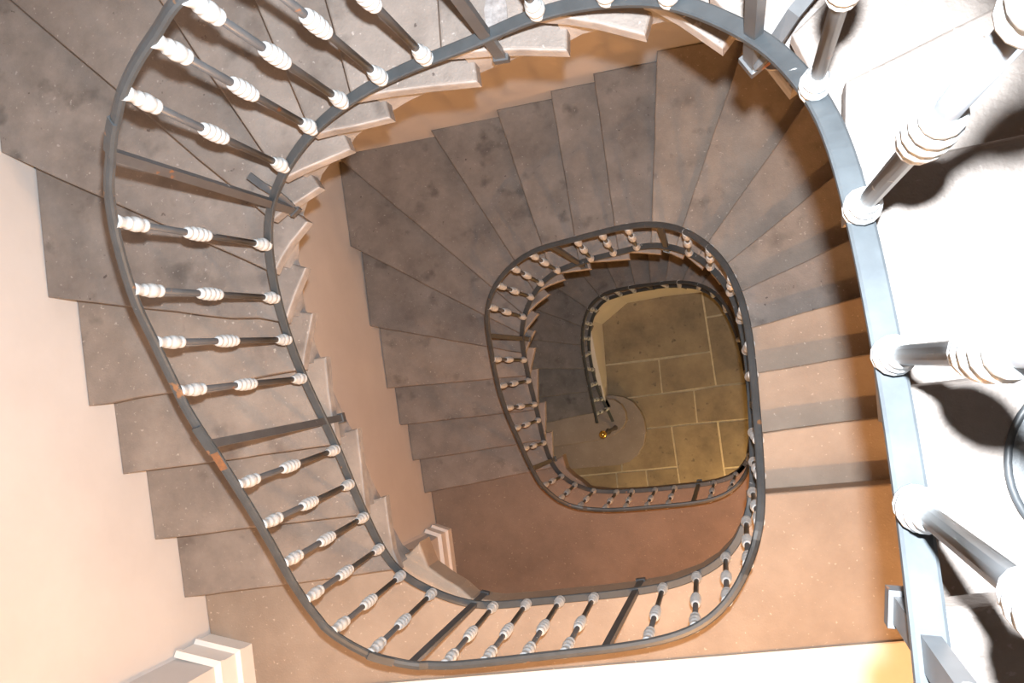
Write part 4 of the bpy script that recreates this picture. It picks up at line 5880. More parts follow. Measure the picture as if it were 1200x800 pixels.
[-0.0084,
0.4954],
[0.0086,
0.4762],
[0.0714,
0.4473],
[0.1142,
0.3666],
[1.0634,
0.8138]],
"nb":4,
"nose":2},
{"t":7,
"z":5.775,
"slab":[[0.8428,
1.9938],
[-0.1561,
0.5975],
[-0.1239,
0.5612],
[-0.0962,
0.5235],
[-0.039,
0.4439],
[0.0029,
0.4814],
[1.0052,
1.3122],
[0.8998,
2.0013]],
"body":[[0.8672,
1.9764],
[-0.1166,
0.5999],
[-0.0998,
0.5874],
[-0.0625,
0.5546],
[-0.0084,
0.4954],
[1.0052,
1.3122],
[0.8998,
2.0013]],
"nb":4,
"nose":2},
{"t":8,
"z":5.61,
"slab":[[0.1386,
1.9015],
[-0.2821,
0.6684],
[-0.2419,
0.6384],
[-0.2063,
0.6067],
[-0.1336,
0.543],
[-0.102,
0.5894],
[0.8672,
1.9764]],
"body":[[0.167,
1.8918],
[-0.2441,
0.6817],
[-0.2257,
0.6701],
[-0.1818,
0.6455],
[-0.1166,
0.5999],
[0.8672,
1.9764]],
"nb":4,
"nose":2},
{"t":9,
"z":5.445,
"slab":[[-0.3874,
1.8325],
[-0.4292,
0.7052],
[-0.378,
0.6871],
[-0.3343,
0.6652],
[-0.2459,
0.6231],
[-0.227,
0.6759],
[0.167,
1.8918]],
"body":[[-0.3574,
1.8313],
[-0.3971,
0.729],
[-0.3707,
0.7219],
[-0.3204,
0.7089],
[-0.2441,
0.6817],
[0.167,
1.8918]],
"nb":4,
"nose":2},
{"t":10,
"z":5.28,
"slab":[[-0.7826,
1.7806],
[-0.6341,
0.6912],
[-0.5593,
0.6898],
[-0.4914,
0.6852],
[-0.3809,
0.6721],
[-0.3791,
0.7283],
[-0.3574,
1.8313]],
"body":[[-0.7529,
1.7847],
[-0.6074,
0.7201],
[-0.5631,
0.7252],
[-0.4931,
0.7311],
[-0.3971,
0.729],
[-0.3574,
1.8313]],
"nb":4,
"nose":2},
{"t":11,
"z":5.115,
"slab":[[-1.0753,
1.7422],
[-0.8994,
0.6532],
[-0.8091,
0.6576],
[-0.7175,
0.6596],
[-0.5797,
0.667],
[-0.5895,
0.7225],
[-0.7529,
1.7847]],
"body":[[-1.0457,
1.747],
[-0.8744,
0.6825],
[-0.8143,
0.6929],
[-0.7232,
0.7053],
[-0.6074,
0.7201],
[-0.7529,
1.7847]],
"nb":4,
"nose":2},
{"t":12,
"z":4.95,
"slab":[[-1.4683,
1.6907],
[-1.1013,
0.5953],
[-1.0347,
0.6098],
[-0.9659,
0.6177],
[-0.8434,
0.6304],
[-0.8566,
0.6854],
[-1.0457,
1.747]],
"body":[[-1.4398,
1.7002],
[-1.0833,
0.6275],
[-1.0455,
0.6438],
[-0.9763,
0.6626],
[-0.8744,
0.6825],
[-1.0457,
1.747]],
"nb":4,
"nose":2},
{"t":13,
"z":4.785,
"slab":[[-1.9727,
1.6245],
[-1.2416,
0.4953],
[-1.1917,
0.526],
[-1.1411,
0.5495],
[-1.0398,
0.5829],
[-1.0662,
0.6333],
[-1.4398,
1.7002]],
"body":[[-1.9475,
1.6408],
[-1.2342,
0.5293],
[-1.214,
0.5539],
[-1.1654,
0.5886],
[-1.0833,
0.6275],
[-1.4398,
1.7002]],
"nb":4,
"nose":2},
{"t":14,
"z":4.62,
"slab":[[-2.74,
1.5239],
[-1.3463,
0.3547],
[-1.3072,
0.3976],
[-1.2644,
0.4383],
[-1.1765,
0.5008],
[-1.2191,
0.5391],
[-1.9475,
1.6408]],
"body":[[-2.7207,
1.5468],
[-1.3487,
0.39],
[-1.3368,
0.4177],
[-1.3002,
0.4674],
[-1.2342,
0.5293],
[-1.9475,
1.6408]],
"nb":4,
"nose":2},
{"t":15,
"z":4.455,
"slab":[[-2.6913,
0.8924],
[-1.3982,
0.2313],
[-1.3745,
0.2694],
[-1.3486,
0.3042],
[-1.286,
0.3781],
[-1.3372,
0.4038],
[-2.7207,
1.5468],
[-2.7837,
1.5181]],
"body":[[-2.6776,
0.9191],
[-1.4086,
0.2648],
[-1.408,
0.282],
[-1.3901,
0.3242],
[-1.3487,
0.39],
[-2.7207,
1.5468],
[-2.7837,
1.5181]],
"nb":4,
"nose":2},
{"t":16,
"z":4.29,
"slab":[[-2.601,
0.3124],
[-1.4184,
0.1026],
[-1.4034,
0.147],
[-1.3867,
0.1862],
[-1.3445,
0.2681],
[-1.4004,
0.2809],
[-2.6776,
0.9191]],
"body":[[-2.5958,
0.3419],
[-1.4381,
0.1342],
[-1.4389,
0.1516],
[-1.4321,
0.1949],
[-1.4086,
0.2648],
[-2.6776,
0.9191]],
"nb":4,
"nose":2},
{"t":17,
"z":4.125,
"slab":[[-2.5272,
-0.156],
[-1.4206,
-0.0573],
[-1.4114,
0.0013],
[-1.4,
0.0524],
[-1.3779,
0.1502],
[-1.4349,
0.1519],
[-2.5958,
0.3419]],
"body":[[-2.5299,
-0.1261],
[-1.4482,
-0.0287],
[-1.4472,
0.0014],
[-1.4462,
0.0545],
[-1.4381,
0.1342],
[-2.5958,
0.3419]],
"nb":4,
"nose":2},
{"t":18,
"z":3.96,
"slab":[[-2.4801,
-0.4433],
[-1.3929,
-0.3115],
[-1.3925,
-0.2218],
[-1.3927,
-0.1342],
[-1.3934,
-0.0048],
[-1.4498,
-0.0107],
[-2.5299,
-0.1261]],
"body":[[-2.4837,
-0.4135],
[-1.4214,
-0.2841],
[-1.428,
-0.2262],
[-1.4388,
-0.1391],
[-1.4482,
-0.0287],
[-2.5299,
-0.1261]],
"nb":4,
"nose":2},
{"t":19,
"z":3.795,
"slab":[[-2.4327,
-0.7332],
[-1.3704,
-0.5518],
[-1.3686,
-0.4707],
[-1.3646,
-0.3905],
[-1.3674,
-0.2577],
[-1.4236,
-0.2663],
[-2.4837,
-0.4135]],
"body":[[-2.4377,
-0.7036],
[-1.4003,
-0.5255],
[-1.4043,
-0.4738],
[-1.4108,
-0.394],
[-1.4214,
-0.2841],
[-2.4837,
-0.4135]],
"nb":4,
"nose":2},
{"t":20,
"z":3.63,
"slab":[[-2.3873,
-1.0093],
[-1.3245,
-0.7738],
[-1.3379,
-0.7],
[-1.3411,
-0.6245],
[-1.3474,
-0.4974],
[-1.4033,
-0.5077],
[-2.4377,
-0.7036]],
"body":[[-2.3939,
-0.9801],
[-1.3521,
-0.7582],
[-1.3723,
-0.7101],
[-1.3867,
-0.6329],
[-1.4003,
-0.5255],
[-2.4377,
-0.7036]],
"nb":4,
"nose":2},
{"t":22,
"z":3.3,
"slab":[[1.1834,
-0.1799],
[0.1899,
-0.2239],
[0.1837,
-0.3262],
[0.1749,
-0.4299],
[0.1682,
-0.5849],
[0.2096,
-0.6207],
[1.2168,
-0.4369]],
"body":[[1.1848,
-0.2099],
[0.2162,
-0.2517],
[0.2195,
-0.3238],
[0.2213,
-0.4289],
[0.2073,
-0.6029],
[1.2168,
-0.4369]],
"nb":4,
"nose":2},
{"t":23,
"z":3.135,
"slab":[[1.1427,
0.1332],
[0.1714,
0.0126],
[0.1689,
-0.0667],
[0.1646,
-0.1449],
[0.1613,
-0.2776],
[0.217,
-0.2697],
[1.1848,
-0.2099]],
"body":[[1.1464,
0.1034],
[0.1998,
-0.0132],
[0.2041,
-0.062],
[0.2101,
-0.1399],
[0.2162,
-0.2517],
[1.1848,
-0.2099]],
"nb":4,
"nose":2},
{"t":24,
"z":2.97,
"slab":[[1.1018,
0.4479],
[0.1265,
0.2262],
[0.1348,
0.1512],
[0.1394,
0.08],
[0.1481,
-0.0427],
[0.202,
-0.0311],
[1.1464,
0.1034]],
"body":[[1.1085,
0.4186],
[0.1573,
0.2036],
[0.1692,
0.159],
[0.1837,
0.0883],
[0.1998,
-0.0132],
[1.1464,
0.1034]],
"nb":4,
"nose":2},
{"t":25,
"z":2.805,
"slab":[[1.059,
0.7766],
[0.0447,
0.4499],
[0.067,
0.3727],
[0.0847,
0.2948],
[0.109,
0.1685],
[0.1614,
0.1861],
[1.1085,
0.4186]],
"body":[[1.0684,
0.7481],
[0.0767,
0.4321],
[0.0997,
0.3856],
[0.1275,
0.309],
[0.1573,
0.2036],
[1.1085,
0.4186]],
"nb":4,
"nose":2},
{"t":26,
"z":2.64,
"slab":[[0.9982,
1.2447],
[-0.0704,
0.629],
[-0.0336,
0.5681],
[-0.0054,
0.5039],
[0.0334,
0.3887],
[0.0823,
0.415],
[1.0684,
0.7481]],
"body":[[1.0134,
1.2188],
[-0.0372,
0.6204],
[-0.0048,
0.5884],
[0.034,
0.5259],
[0.0767,
0.4321],
[1.0684,
0.7481]],
"nb":4,
"nose":2},
{"t":27,
"z":2.475,
"slab":[[0.9129,
1.9007],
[-0.2305,
0.7346],
[-0.1769,
0.6982],
[-0.1307,
0.6559],
[-0.0663,
0.5642],
[-0.0281,
0.6049],
[1.0134,
1.2188]],
"body":[[0.9345,
1.8799],
[-0.1999,
0.7371],
[-0.1597,
0.7289],
[-0.1032,
0.6916],
[-0.0372,
0.6204],
[1.0134,
1.2188]],
"nb":4,
"nose":2},
{"t":28,
"z":2.31,
"slab":[[0.1841,
1.9074],
[-0.4068,
0.7738],
[-0.3503,
0.7549],
[-0.2941,
0.7333],
[-0.2045,
0.6713],
[-0.1869,
0.7247],
[0.9345,
1.8799],
[0.8998,
2.0013]],
"body":[[0.2109,
1.8938],
[-0.3766,
0.785],
[-0.3444,
0.7896],
[-0.2832,
0.7771],
[-0.1999,
0.7371],
[0.9345,
1.8799],
[0.8998,
2.0013]],
"nb":4,
"nose":2},
{"t":29,
"z":2.145,
"slab":[[-0.387,
1.8325],
[-0.5587,
0.7884],
[-0.508,
0.7754],
[-0.4598,
0.7604],
[-0.3655,
0.721],
[-0.3606,
0.7768],
[0.2109,
1.8938]],
"body":[[-0.3574,
1.8278],
[-0.5284,
0.8086],
[-0.5051,
0.8104],
[-0.4545,
0.8052],
[-0.3766,
0.785],
[0.2109,
1.8938]],
"nb":4,
"nose":2},
{"t":30,
"z":1.98,
"slab":[[-0.7828,
1.7806],
[-0.7076,
0.7845],
[-0.6566,
0.7769],
[-0.6078,
0.7685],
[-0.5092,
0.7504],
[-0.5106,
0.8058],
[-0.3574,
1.8278]],
"body":[[-0.7529,
1.7828],
[-0.679,
0.8117],
[-0.6582,
0.812],
[-0.6085,
0.8136],
[-0.5284,
0.8086],
[-0.3574,
1.8278]],
"nb":4,
"nose":2},
{"t":31,
"z":1.815,
"slab":[[-1.0751,
1.7422],
[-0.8683,
0.7746],
[-0.8114,
0.7688],
[-0.758,
0.7618],
[-0.6552,
0.7584],
[-0.661,
0.8131],
[-0.7529,
1.7828]],
"body":[[-1.0457,
1.7484],
[-0.8413,
0.8056],
[-0.8137,
0.8039],
[-0.7604,
0.8069],
[-0.679,
0.8117],
[-0.7529,
1.7828]],
"nb":4,
"nose":2},
{"t":32,
"z":1.65,
"slab":[[-1.4692,
1.6905],
[-1.0459,
0.7499],
[-0.9836,
0.7498],
[-0.9238,
0.7482],
[-0.8156,
0.7551],
[-0.8237,
0.8093],
[-1.0457,
1.7484]],
"body":[[-1.4417,
1.7026],
[-1.0227,
0.7865],
[-0.9889,
0.7846],
[-0.9295,
0.793],
[-0.8413,
0.8056],
[-1.0457,
1.7484]],
"nb":4,
"nose":2},
{"t":33,
"z":1.485,
"slab":[[-1.9723,
1.6246],
[-1.2356,
0.6948],
[-1.1707,
0.7116],
[-1.1046,
0.7184],
[-0.994,
0.7408],
[-1.0062,
0.7938],
[-1.4417,
1.7026]],
"body":[[-1.9487,
1.6431],
[-1.2241,
0.7352],
[-1.1818,
0.745],
[-1.1139,
0.7625],
[-1.0227,
0.7865],
[-1.4417,
1.7026]],
"nb":4,
"nose":2},
{"t":34,
"z":1.32,
"slab":[[-2.6907,
1.481],
[-1.3588,
0.5766],
[-1.3158,
0.6161],
[-1.2701,
0.6467],
[-1.181,
0.7],
[-1.21,
0.7463],
[-1.9487,
1.6431],
[-2.6978,
1.5294]],
"body":[[-2.6738,
1.5059],
[-1.3628,
0.6153],
[-1.3421,
0.6394],
[-1.2989,
0.6814],
[-1.2241,
0.7352],
[-1.9487,
1.6431],
[-2.6978,
1.5294]],
"nb":4,
"nose":2},
{"t":35,
"z":1.155,
"slab":[[-2.5934,
0.8539],
[-1.4338,
0.4101],
[-1.4041,
0.4649],
[-1.3709,
0.5156],
[-1.3052,
0.6022],
[-1.3526,
0.6302],
[-2.6738,
1.5059]],
"body":[[-2.5828,
0.882],
[-1.447,
0.4455],
[-1.4369,
0.4777],
[-1.4112,
0.5359],
[-1.3628,
0.6153],
[-2.6738,
1.5059]],
"nb":4,
"nose":2},
{"t":36,
"z":0.99,
"slab":[[-2.5143,
0.3494],
[-1.4643,
0.235],
[-1.4478,
0.2968],
[-1.4282,
0.3502],
[-1.387,
0.449],
[-1.4406,
0.4623],
[-2.5828,
0.882]],
"body":[[-2.5111,
0.3792],
[-1.486,
0.2667],
[-1.4837,
0.3026],
[-1.4731,
0.3608],
[-1.447,
0.4455],
[-2.5828,
0.882]],
"nb":4,
"nose":2},
{"t":37,
"z":0.825,
"slab":[[-2.4567,
-0.0091],
[-1.4474,
-0.0123],
[-1.4479,
0.0734],
[-1.4443,
0.157],
[-1.4289,
0.2835],
[-1.4841,
0.2846],
[-2.5111,
0.3792]],
"body":[[-2.4567,
0.0209],
[-1.4722,
0.0148],
[-1.483,
0.0707],
[-1.4894,
0.1563],
[-1.486,
0.2667],
[-2.5111,
0.3792]],
"nb":4,
"nose":2},
{"t":38,
"z":0.66,
"slab":[[-2.3985,
-0.3722],
[-1.4035,
-0.2489],
[-1.4129,
-0.1672],
[-1.417,
-0.0881],
[-1.4176,
0.0421],
[-1.4722,
0.0328],
[-2.4567,
0.0209]],
"body":[[-2.4023,
-0.3425],
[-1.4314,
-0.2259],
[-1.4474,
-0.1743],
[-1.4615,
-0.095],
[-1.4722,
0.0148],
[-2.4567,
0.0209]],
"nb":4,
"nose":2},
{"t":39,
"z":0.495,
"slab":[[-2.3463,
-0.694],
[-1.3259,
-0.4695],
[-1.3417,
-0.3966],
[-1.36,
-0.3189],
[-1.3812,
-0.1902],
[-1.4337,
-0.208],
[-2.4023,
-0.3425]],
"body":[[-2.3528,
-0.6648],
[-1.356,
-0.4485],
[-1.3746,
-0.409],
[-1.4026,
-0.334],
[-1.4314,
-0.2259],
[-2.4023,
-0.3425]],
"nb":4,
"nose":2}],
"land":[{"z":6.765,
"slab":[[1.2134,
-0.4111],
[0.074,
-0.5369],
[0.0761,
-0.6027],
[0.0529,
-0.6715],
[0.0156,
-0.7439],
[-0.0443,
-0.8105],
[-0.1254,
-0.8651],
[-0.2664,
-0.9226],
[-0.4003,
-0.9534],
[-0.5601,
-0.9804],
[-0.845,
-1.022],
[-1.0135,
-1.0438],
[-1.132,
-1.0362],
[-1.1908,
-0.9893],
[-1.2571,
-0.9555],
[-1.3358,
-0.9045],
[-1.3814,
-0.7966],
[-1.4344,
-0.8521],
[-2.476,
-1.0387],
[-2.4319,
-1.3],
[-2.225,
-1.33],
[-2.0583,
-2.4587],
[1.412,
-1.9382]]},
{"z":3.465,
"slab":[[1.2129,
-0.4071],
[0.1543,
-0.5275],
[0.1327,
-0.6965],
[0.0711,
-0.7854],
[-0.0075,
-0.8365],
[-0.1033,
-0.8678],
[-0.211,
-0.8894],
[-0.4101,
-0.9167],
[-0.5639,
-0.9365],
[-0.7195,
-0.9517],
[-0.8959,
-0.9628],
[-1.0549,
-0.9514],
[-1.0844,
-0.9437],
[-1.1431,
-0.8928],
[-1.1991,
-0.8585],
[-1.2586,
-0.8023],
[-1.2896,
-0.6941],
[-1.3518,
-0.7379],
[-2.3939,
-0.9801],
[-2.3397,
-1.3],
[-2.225,
-1.33],
[-2.0583,
-2.4587],
[1.412,
-1.9382]]},
{"z":10.065,
"slab":[[1.2007,
-0.313],
[0.1651,
-0.4481],
[0.1351,
-0.6481],
[-0.1,
-1.0],
[-1.2,
-1.15],
[-1.5,
-0.95],
[-2.5,
-0.95],
[-2.3465,
-2.502],
[1.412,
-1.9382]]}],
"cur":[{"z":0.33,
"slab":[[-2.2903,
-1.0422],
[-1.9458,
-0.893],
[-1.6808,
-0.8592],
[-1.438,
-0.8165],
[-1.2647,
-0.7657],
[-1.1592,
-0.6878],
[-1.1111,
-0.5918],
[-1.1203,
-0.4966],
[-1.1678,
-0.4111],
[-1.2538,
-0.3545],
[-1.3403,
-0.3455],
[-1.2976,
-0.4296],
[-2.3463,
-0.664]]},
{"z":0.165,
"slab":[[-2.2585,
-1.2258],
[-1.8169,
-1.1686],
[-1.4613,
-1.1308],
[-1.2174,
-1.1057],
[-1.0915,
-1.0642],
[-0.9948,
-0.985],
[-0.9271,
-0.8586],
[-0.9074,
-0.7235],
[-0.9261,
-0.5889],
[-0.9737,
-0.4833],
[-1.0504,
-0.3874],
[-1.1567,
-0.33],
[-1.2733,
-0.3114],
[-1.3612,
-0.312],
[-1.4106,
-0.478],
[-1.3548,
-0.5639],
[-2.2903,
-1.0122]]}],
"flags":[[[-1.5784,
1.0573],
[-0.3059,
1.059],
[-0.2786,
0.8248],
[-0.1874,
0.1837],
[-1.4011,
0.0297],
[-1.5809,
0.0099]],
[[-0.3059,
1.059],
[0.4909,
1.0413],
[0.4883,
0.6967],
[-0.242,
0.5717],
[-0.2786,
0.8248]],
[[-0.242,
0.5717],
[0.4883,
0.6967],
[0.5738,
-0.1331],
[-0.133,
-0.2026],
[-0.1874,
0.1837]],
[[-1.5809,
0.0099],
[-1.4011,
0.0297],
[-0.7722,
0.0979],
[-0.7352,
-0.293],
[-1.5818,
-0.4074]],
[[-0.7722,
0.0979],
[-0.1874,
0.1837],
[-0.133,
-0.2026],
[-0.7352,
-0.293]],
[[-1.5818,
-0.4074],
[-0.7352,
-0.293],
[-0.3798,
-0.2521],
[-0.3437,
-0.6292],
[-0.6308,
-0.6621],
[-1.5827,
-0.7645]],
[[-0.3798,
-0.2521],
[-0.133,
-0.2026],
[0.5738,
-0.1331],
[0.6164,
-0.5313],
[-0.1165,
-0.607],
[-0.3437,
-0.6292]],
[[-2.0881,
-0.8325],
[-1.5827,
-0.7645],
[-1.2251,
-0.7294],
[-1.1971,
-1.2004],
[-1.7442,
-1.2635],
[-2.0886,
-1.3023]],
[[-1.2251,
-0.7294],
[-0.6308,
-0.6621],
[-0.5658,
-1.1266],
[-1.1971,
-1.2004]],
[[-0.6308,
-0.6621],
[-0.1165,
-0.607],
[-0.036,
-1.2482],
[0.0172,
-1.7146],
[-0.483,
-1.7713]],
[[-0.1165,
-0.607],
[0.6164,
-0.5313],
[0.6578,
-1.0506],
[-0.054,
-1.1337]],
[[-0.054,
-1.1337],
[0.6578,
-1.0506],
[0.6984,
-1.6429],
[0.0172,
-1.7146],
[-0.036,
-1.2482]],
[[-2.0886,
-1.3023],
[-1.704,
-1.2624],
[-1.6651,
-1.8546],
[-2.0892,
-1.8905]],
[[-1.704,
-1.2624],
[-1.266,
-1.207],
[-1.2089,
-1.8177],
[-1.6651,
-1.8546]],
[[-1.266,
-1.207],
[-0.9231,
-1.1692],
[-0.8481,
-1.8042],
[-1.2089,
-1.8177]],
[[-0.9231,
-1.1692],
[-0.5658,
-1.1266],
[-0.483,
-1.7713],
[-0.8481,
-1.8042]]],
"stairwall":[[[0.27,
-0.3],
3.3],
[[0.22,
0.32],
2.97],
[[0.02,
0.76],
2.64],
[[-0.2594,
0.8634],
2.31],
[[-0.6914,
0.8222],
1.98],
[[-1.1314,
0.7505],
1.65],
[[-1.4197,
0.5063],
1.32],
[[-1.3909,
0.109],
0.99],
[[-1.3426,
-0.3857],
0.561]],
"misc":{"pierA":[-2.439,
-1.2754],
"pierA2":[-2.2449,
-1.3276],
"pierB":[-2.3429,
-1.3512],
"pierB2":[-2.2189,
-1.3324],
"pierB3":[-2.131,
-1.8336],
"ledge":[[-1.4099,
-1.4215],
[0.7182,
-1.1002]],
"ledge0":[[-1.4238,
-1.4355],
[0.7252,
-1.111]],
"disc":[0.4018,
-0.1034,
9.735],
"ball":[-1.3314,
-0.6673,
1.11],
"newel":[-1.2355,
-0.6703,
0.165],
"walls":{"top":[[-2.9958,
1.4903],
[-2.4047,
-2.5107],
[1.412,
-1.9382],
[0.8998,
2.0013]],
"bot":[[-2.6616,
1.5341],
[-2.0715,
-2.4607],
[1.412,
-1.9382],
[0.8998,
2.0013]]}}}''')
BAR = DATA['bar']; HAND = DATA['hand']

# ---------------------------------------------------------------- shell: walls, floor, ceiling
ZT = CAMZ + 8 * RISE
wt, wb = DATA['misc']['walls']['top'], DATA['misc']['walls']['bot']
def wall(name, i, j):
    a, b, c, d = wt[i], wt[j], wb[j], wb[i]
    dx, dy = b[0] - a[0], b[1] - a[1]; L = math.hypot(dx, dy); nx, ny = dy / L * 0.25, -dx / L * 0.25
    bm = bmesh.new()
    v = [bm.verts.new((*a, ZT)), bm.verts.new((*b, ZT)), bm.verts.new((*c, -0.3)), bm.verts.new((*d, -0.3))]
    w = [bm.verts.new((p[0] + nx, p[1] + ny, z)) for p, z in ((a, ZT), (b, ZT), (c, -0.3), (d, -0.3))]
    bm.faces.new(v); bm.faces.new(w[::-1])
    for q in range(4): bm.faces.new((v[q], v[(q + 1) % 4], w[(q + 1) % 4], w[q]))
    tag(link(name, bm, M_PLASTER), kind='structure')
wall('wall_left', 0, 1); wall('wall_front', 1, 2); wall('wall_right', 2, 3); wall('wall_back', 3, 0)
bm = bmesh.new(); box(bm, (-3.4, -3.0, ZT), (1.9, 2.5, ZT + 0.2)); tag(link('ceiling', bm, M_PLASTER), kind='structure')
bm = bmesh.new(); prism(bm, wb, -0.012, -0.28); floor = tag(link('floor', bm, M_MORTAR), kind='structure')

# wall pier beside the landings, standing proud of the left wall
def lerp(a, b, f): return (a[0] + (b[0] - a[0]) * f, a[1] + (b[1] - a[1]) * f)
def on_left(z, y):
    f = (ZT - z) / (ZT + 0.3); a, b = lerp(wt[0], wb[0], f), lerp(wt[1], wb[1], f)
    return lerp(a, b, (y - a[1]) / (b[1] - a[1]))
def pier_loop(z):
    k = on_left(z, -2.0); j = on_left(z, -1.30)
    sx = (k[0] - j[0]) / -0.7
    cx = -2.235
    endx = cx + (-2.35 + 1.33) * sx
    return [j, (cx, -1.33), (endx, -2.44), on_left(z, -2.44)]
bm = bmesh.new()
lt, lb = pier_loop(ZT - 0.01), pier_loop(0.0)
t = [bm.verts.new((*p, ZT - 0.01)) for p in lt]; b = [bm.verts.new((*p, 0.0)) for p in lb]
bm.faces.new(t); bm.faces.new(b[::-1])
for i in range(4): bm.faces.new((t[i], b[i], b[(i + 1) % 4], t[(i + 1) % 4]))
tag(link('trim_1', bm, M_PLASTER), kind='structure')
# stepped skirting round the pier on both landings
SK = [(0, 0), (0.024, 0), (0.024, 0.10), (0.036, 0.108), (0.036, 0.130), (0.016, 0.142), (0.014, 0.250), (0.028, 0.262), (0.028, 0.288), (0.0, 0.300)]
for zz in (DATA['land'][0]['z'], DATA['land'][1]['z']):
    P = pier_loop(zz); pl = [Vector(P[0]), Vector(P[1]), Vector(P[2])]
    bm = bmesh.new(); rings = []
    for i, p in enumerate(pl):
        ns = []
        for a, b_ in ((i - 1, i), (i, i + 1)):
            if a >= 0 and b_ < 3:
                d = (pl[b_] - pl[a]).normalized(); ns.append(Vector((-d.y, d.x)))
        n = ns[0] if len(ns) == 1 else (ns[0] + ns[1]) / (1 + ns[0].dot(ns[1]))
        if i == 0: n = ns[0]
        rings.append([bm.verts.new((p.x + n.x * o_, p.y + n.y * o_, zz + z_)) for o_, z_ in SK])
    for r0, r1 in zip(rings, rings[1:]):
        for j in range(len(SK)): bm.faces.new((r0[j], r0[(j + 1) % len(SK)], r1[(j + 1) % len(SK)], r1[j]))
    bm.faces.new(rings[0]); bm.faces.new(rings[-1][::-1])
    tag(link('baseboard_left', bm, M_WHITE), kind='structure')

# ground floor flagstones (pieces of the floor)
for poly in DATA['flags']:
    bm = bmesh.new(); prism(bm, inset(poly, 0.008 + random.uniform(0, 0.004)), random.uniform(-0.002, 0.002), -0.03)
    link('flagstone', bm, M_FLAG, floor)

# ---------------------------------------------------------------- staircases
flights = [
    empty('stone_staircase', (0.6, 0.0, DATA['land'][0]['z']), 'uppermost curving flight of worn grey stone steps, nearest and highest, outside the large railing', 'staircase'),
    empty('stone_staircase', (0.6, 0.0, DATA['land'][1]['z']), 'middle curving flight of brownish stone steps, one storey below, winding round the inner railing', 'staircase'),
    empty('stone_staircase', (-1.8, 0.0, 0.0), 'lowest dark flight of stone steps, ending in rounded bottom steps on the flagstones', 'staircase'),
]
def jagged(a, b, n, amp, wave=0.0):
    a, b = Vector(a), Vector(b); d = b - a; nn = Vector((-d.y, d.x)).normalized(); out = [a]
    for i in range(1, n):
        u = i / n
        off = random.uniform(-amp, amp)
        if wave and u > 0.62: off += wave * math.sin((u - 0.62) * 75)
        out.append(a + d * u + nn * off)
    return [tuple(p) for p in out] + [tuple(b)]
def step(s, parent):
    sl = s['slab']; z = s['z']
    bm = bmesh.new()
    front = jagged(sl[0], sl[1], 9, 0.0025, 0.010 if s['t'] == -4 else 0.0)
    round_slab(bm, clean(front + sl[2:]), z, 0.055)
    bo = s['body']; nb = s['nb']
    lo, hi = z - RISE - 0.10, z - 0.105
    zs = [lo, lo] + [lo + (hi - lo) * 0.34, lo + (hi - lo) * 0.67] + [hi] * (len(bo) - 4)
    bo2 = [p for p in bo]
    prism(bm, bo2, z - 0.05, zs)
    bmesh.ops.triangulate(bm, faces=[f for f in bm.faces if len(f.verts) > 4])
    bmesh.ops.recalc_face_normals(bm, faces=bm.faces)
    e = (Vector(sl[1]) - Vector(sl[0])).normalized()
    for f in bm.faces:                                   # the end of the stone towards the well is painted pale
        if abs(f.normal.z) < 0.8 and f.normal.x * e.x + f.normal.y * e.y > 0.5: f.material_index = 1
    o = link('step', bm, M_STONE, None, mats=[M_LAND if 1 <= s['t'] <= 4 else M_LAMPWARM if -3 <= s['t'] <= 0 or 6 <= s['t'] <= 9 or 17 <= s['t'] <= 20 else M_STONE, M_STONE if s['t'] > 20 or 1 <= s['t'] <= 6 else M_CAPSTONE])  # paler stones on these steps have the landing lamps' warm light painted in
    fix_parent(o, parent); return o
for s in DATA['steps']:
    step(s, flights[0 if s['t'] <= 0 else 1 if s['t'] <= 20 else 2])
def slab(name, poly, z, th, parent, m, bev=0.012):
    bm = bmesh.new(); round_slab(bm, clean(poly), z, th, bev)
    bmesh.ops.triangulate(bm, faces=[f for f in bm.faces if len(f.verts) > 4])
    o = link(name, bm, m); fix_parent(o, parent); return o
slab('landing_slab', DATA['land'][0]['slab'], DATA['land'][0]['z'], 0.16, flights[0], M_LAND)
slab('landing_slab', DATA['land'][1]['slab'], DATA['land'][1]['z'], 0.16, flights[1], M_LAND2)
slab('landing_slab', DATA['land'][2]['slab'], DATA['land'][2]['z'], 0.16, flights[0], M_STONE)
for c in DATA['cur']:
    slab('bullnose_step', c['slab'], c['z'], c['z'] - 0.0 if c is DATA['cur'][1] else RISE, flights[2], M_LAND, 0.008)
# plastered wall closing the space under the lowest flight, following the well
bm = bmesh.new(); pts = DATA['stairwall']; fr = []; bk = []
for i, (p, z) in enumerate(pts):
    a = Vector(pts[max(i - 1, 0)][0]); b = Vector(pts[min(i + 1, len(pts) - 1)][0]); d = (b - a).normalized(); n = Vector((d.y, -d.x)) * 0.06
    zz = z - 0.24
    fr.append((bm.verts.new((*p, 0)), bm.verts.new((*p, zz)))); bk.append((bm.verts.new((p[0] + n.x, p[1] + n.y, 0)), bm.verts.new((p[0] + n.x, p[1] + n.y, zz))))
for i in range(len(pts) - 1):
    for (q0, q1) in ((fr[i], fr[i + 1]), (bk[i + 1], bk[i])): bm.faces.new((q0[0], q1[0], q1[1], q0[1]))
    bm.faces.new((fr[i][1], fr[i + 1][1], bk[i + 1][1], bk[i][1])); bm.faces.new((fr[i][0], bk[i][0], bk[i + 1][0], fr[i + 1][0]))
for e in (0, -1): bm.faces.new((fr[e][0], fr[e][1], bk[e][1], bk[e][0]))
o = link('stair_side_wall', bm, M_PLASTER); fix_parent(o, flights[2]); o['label'] = 'cream plastered wall closing the space under the steps'

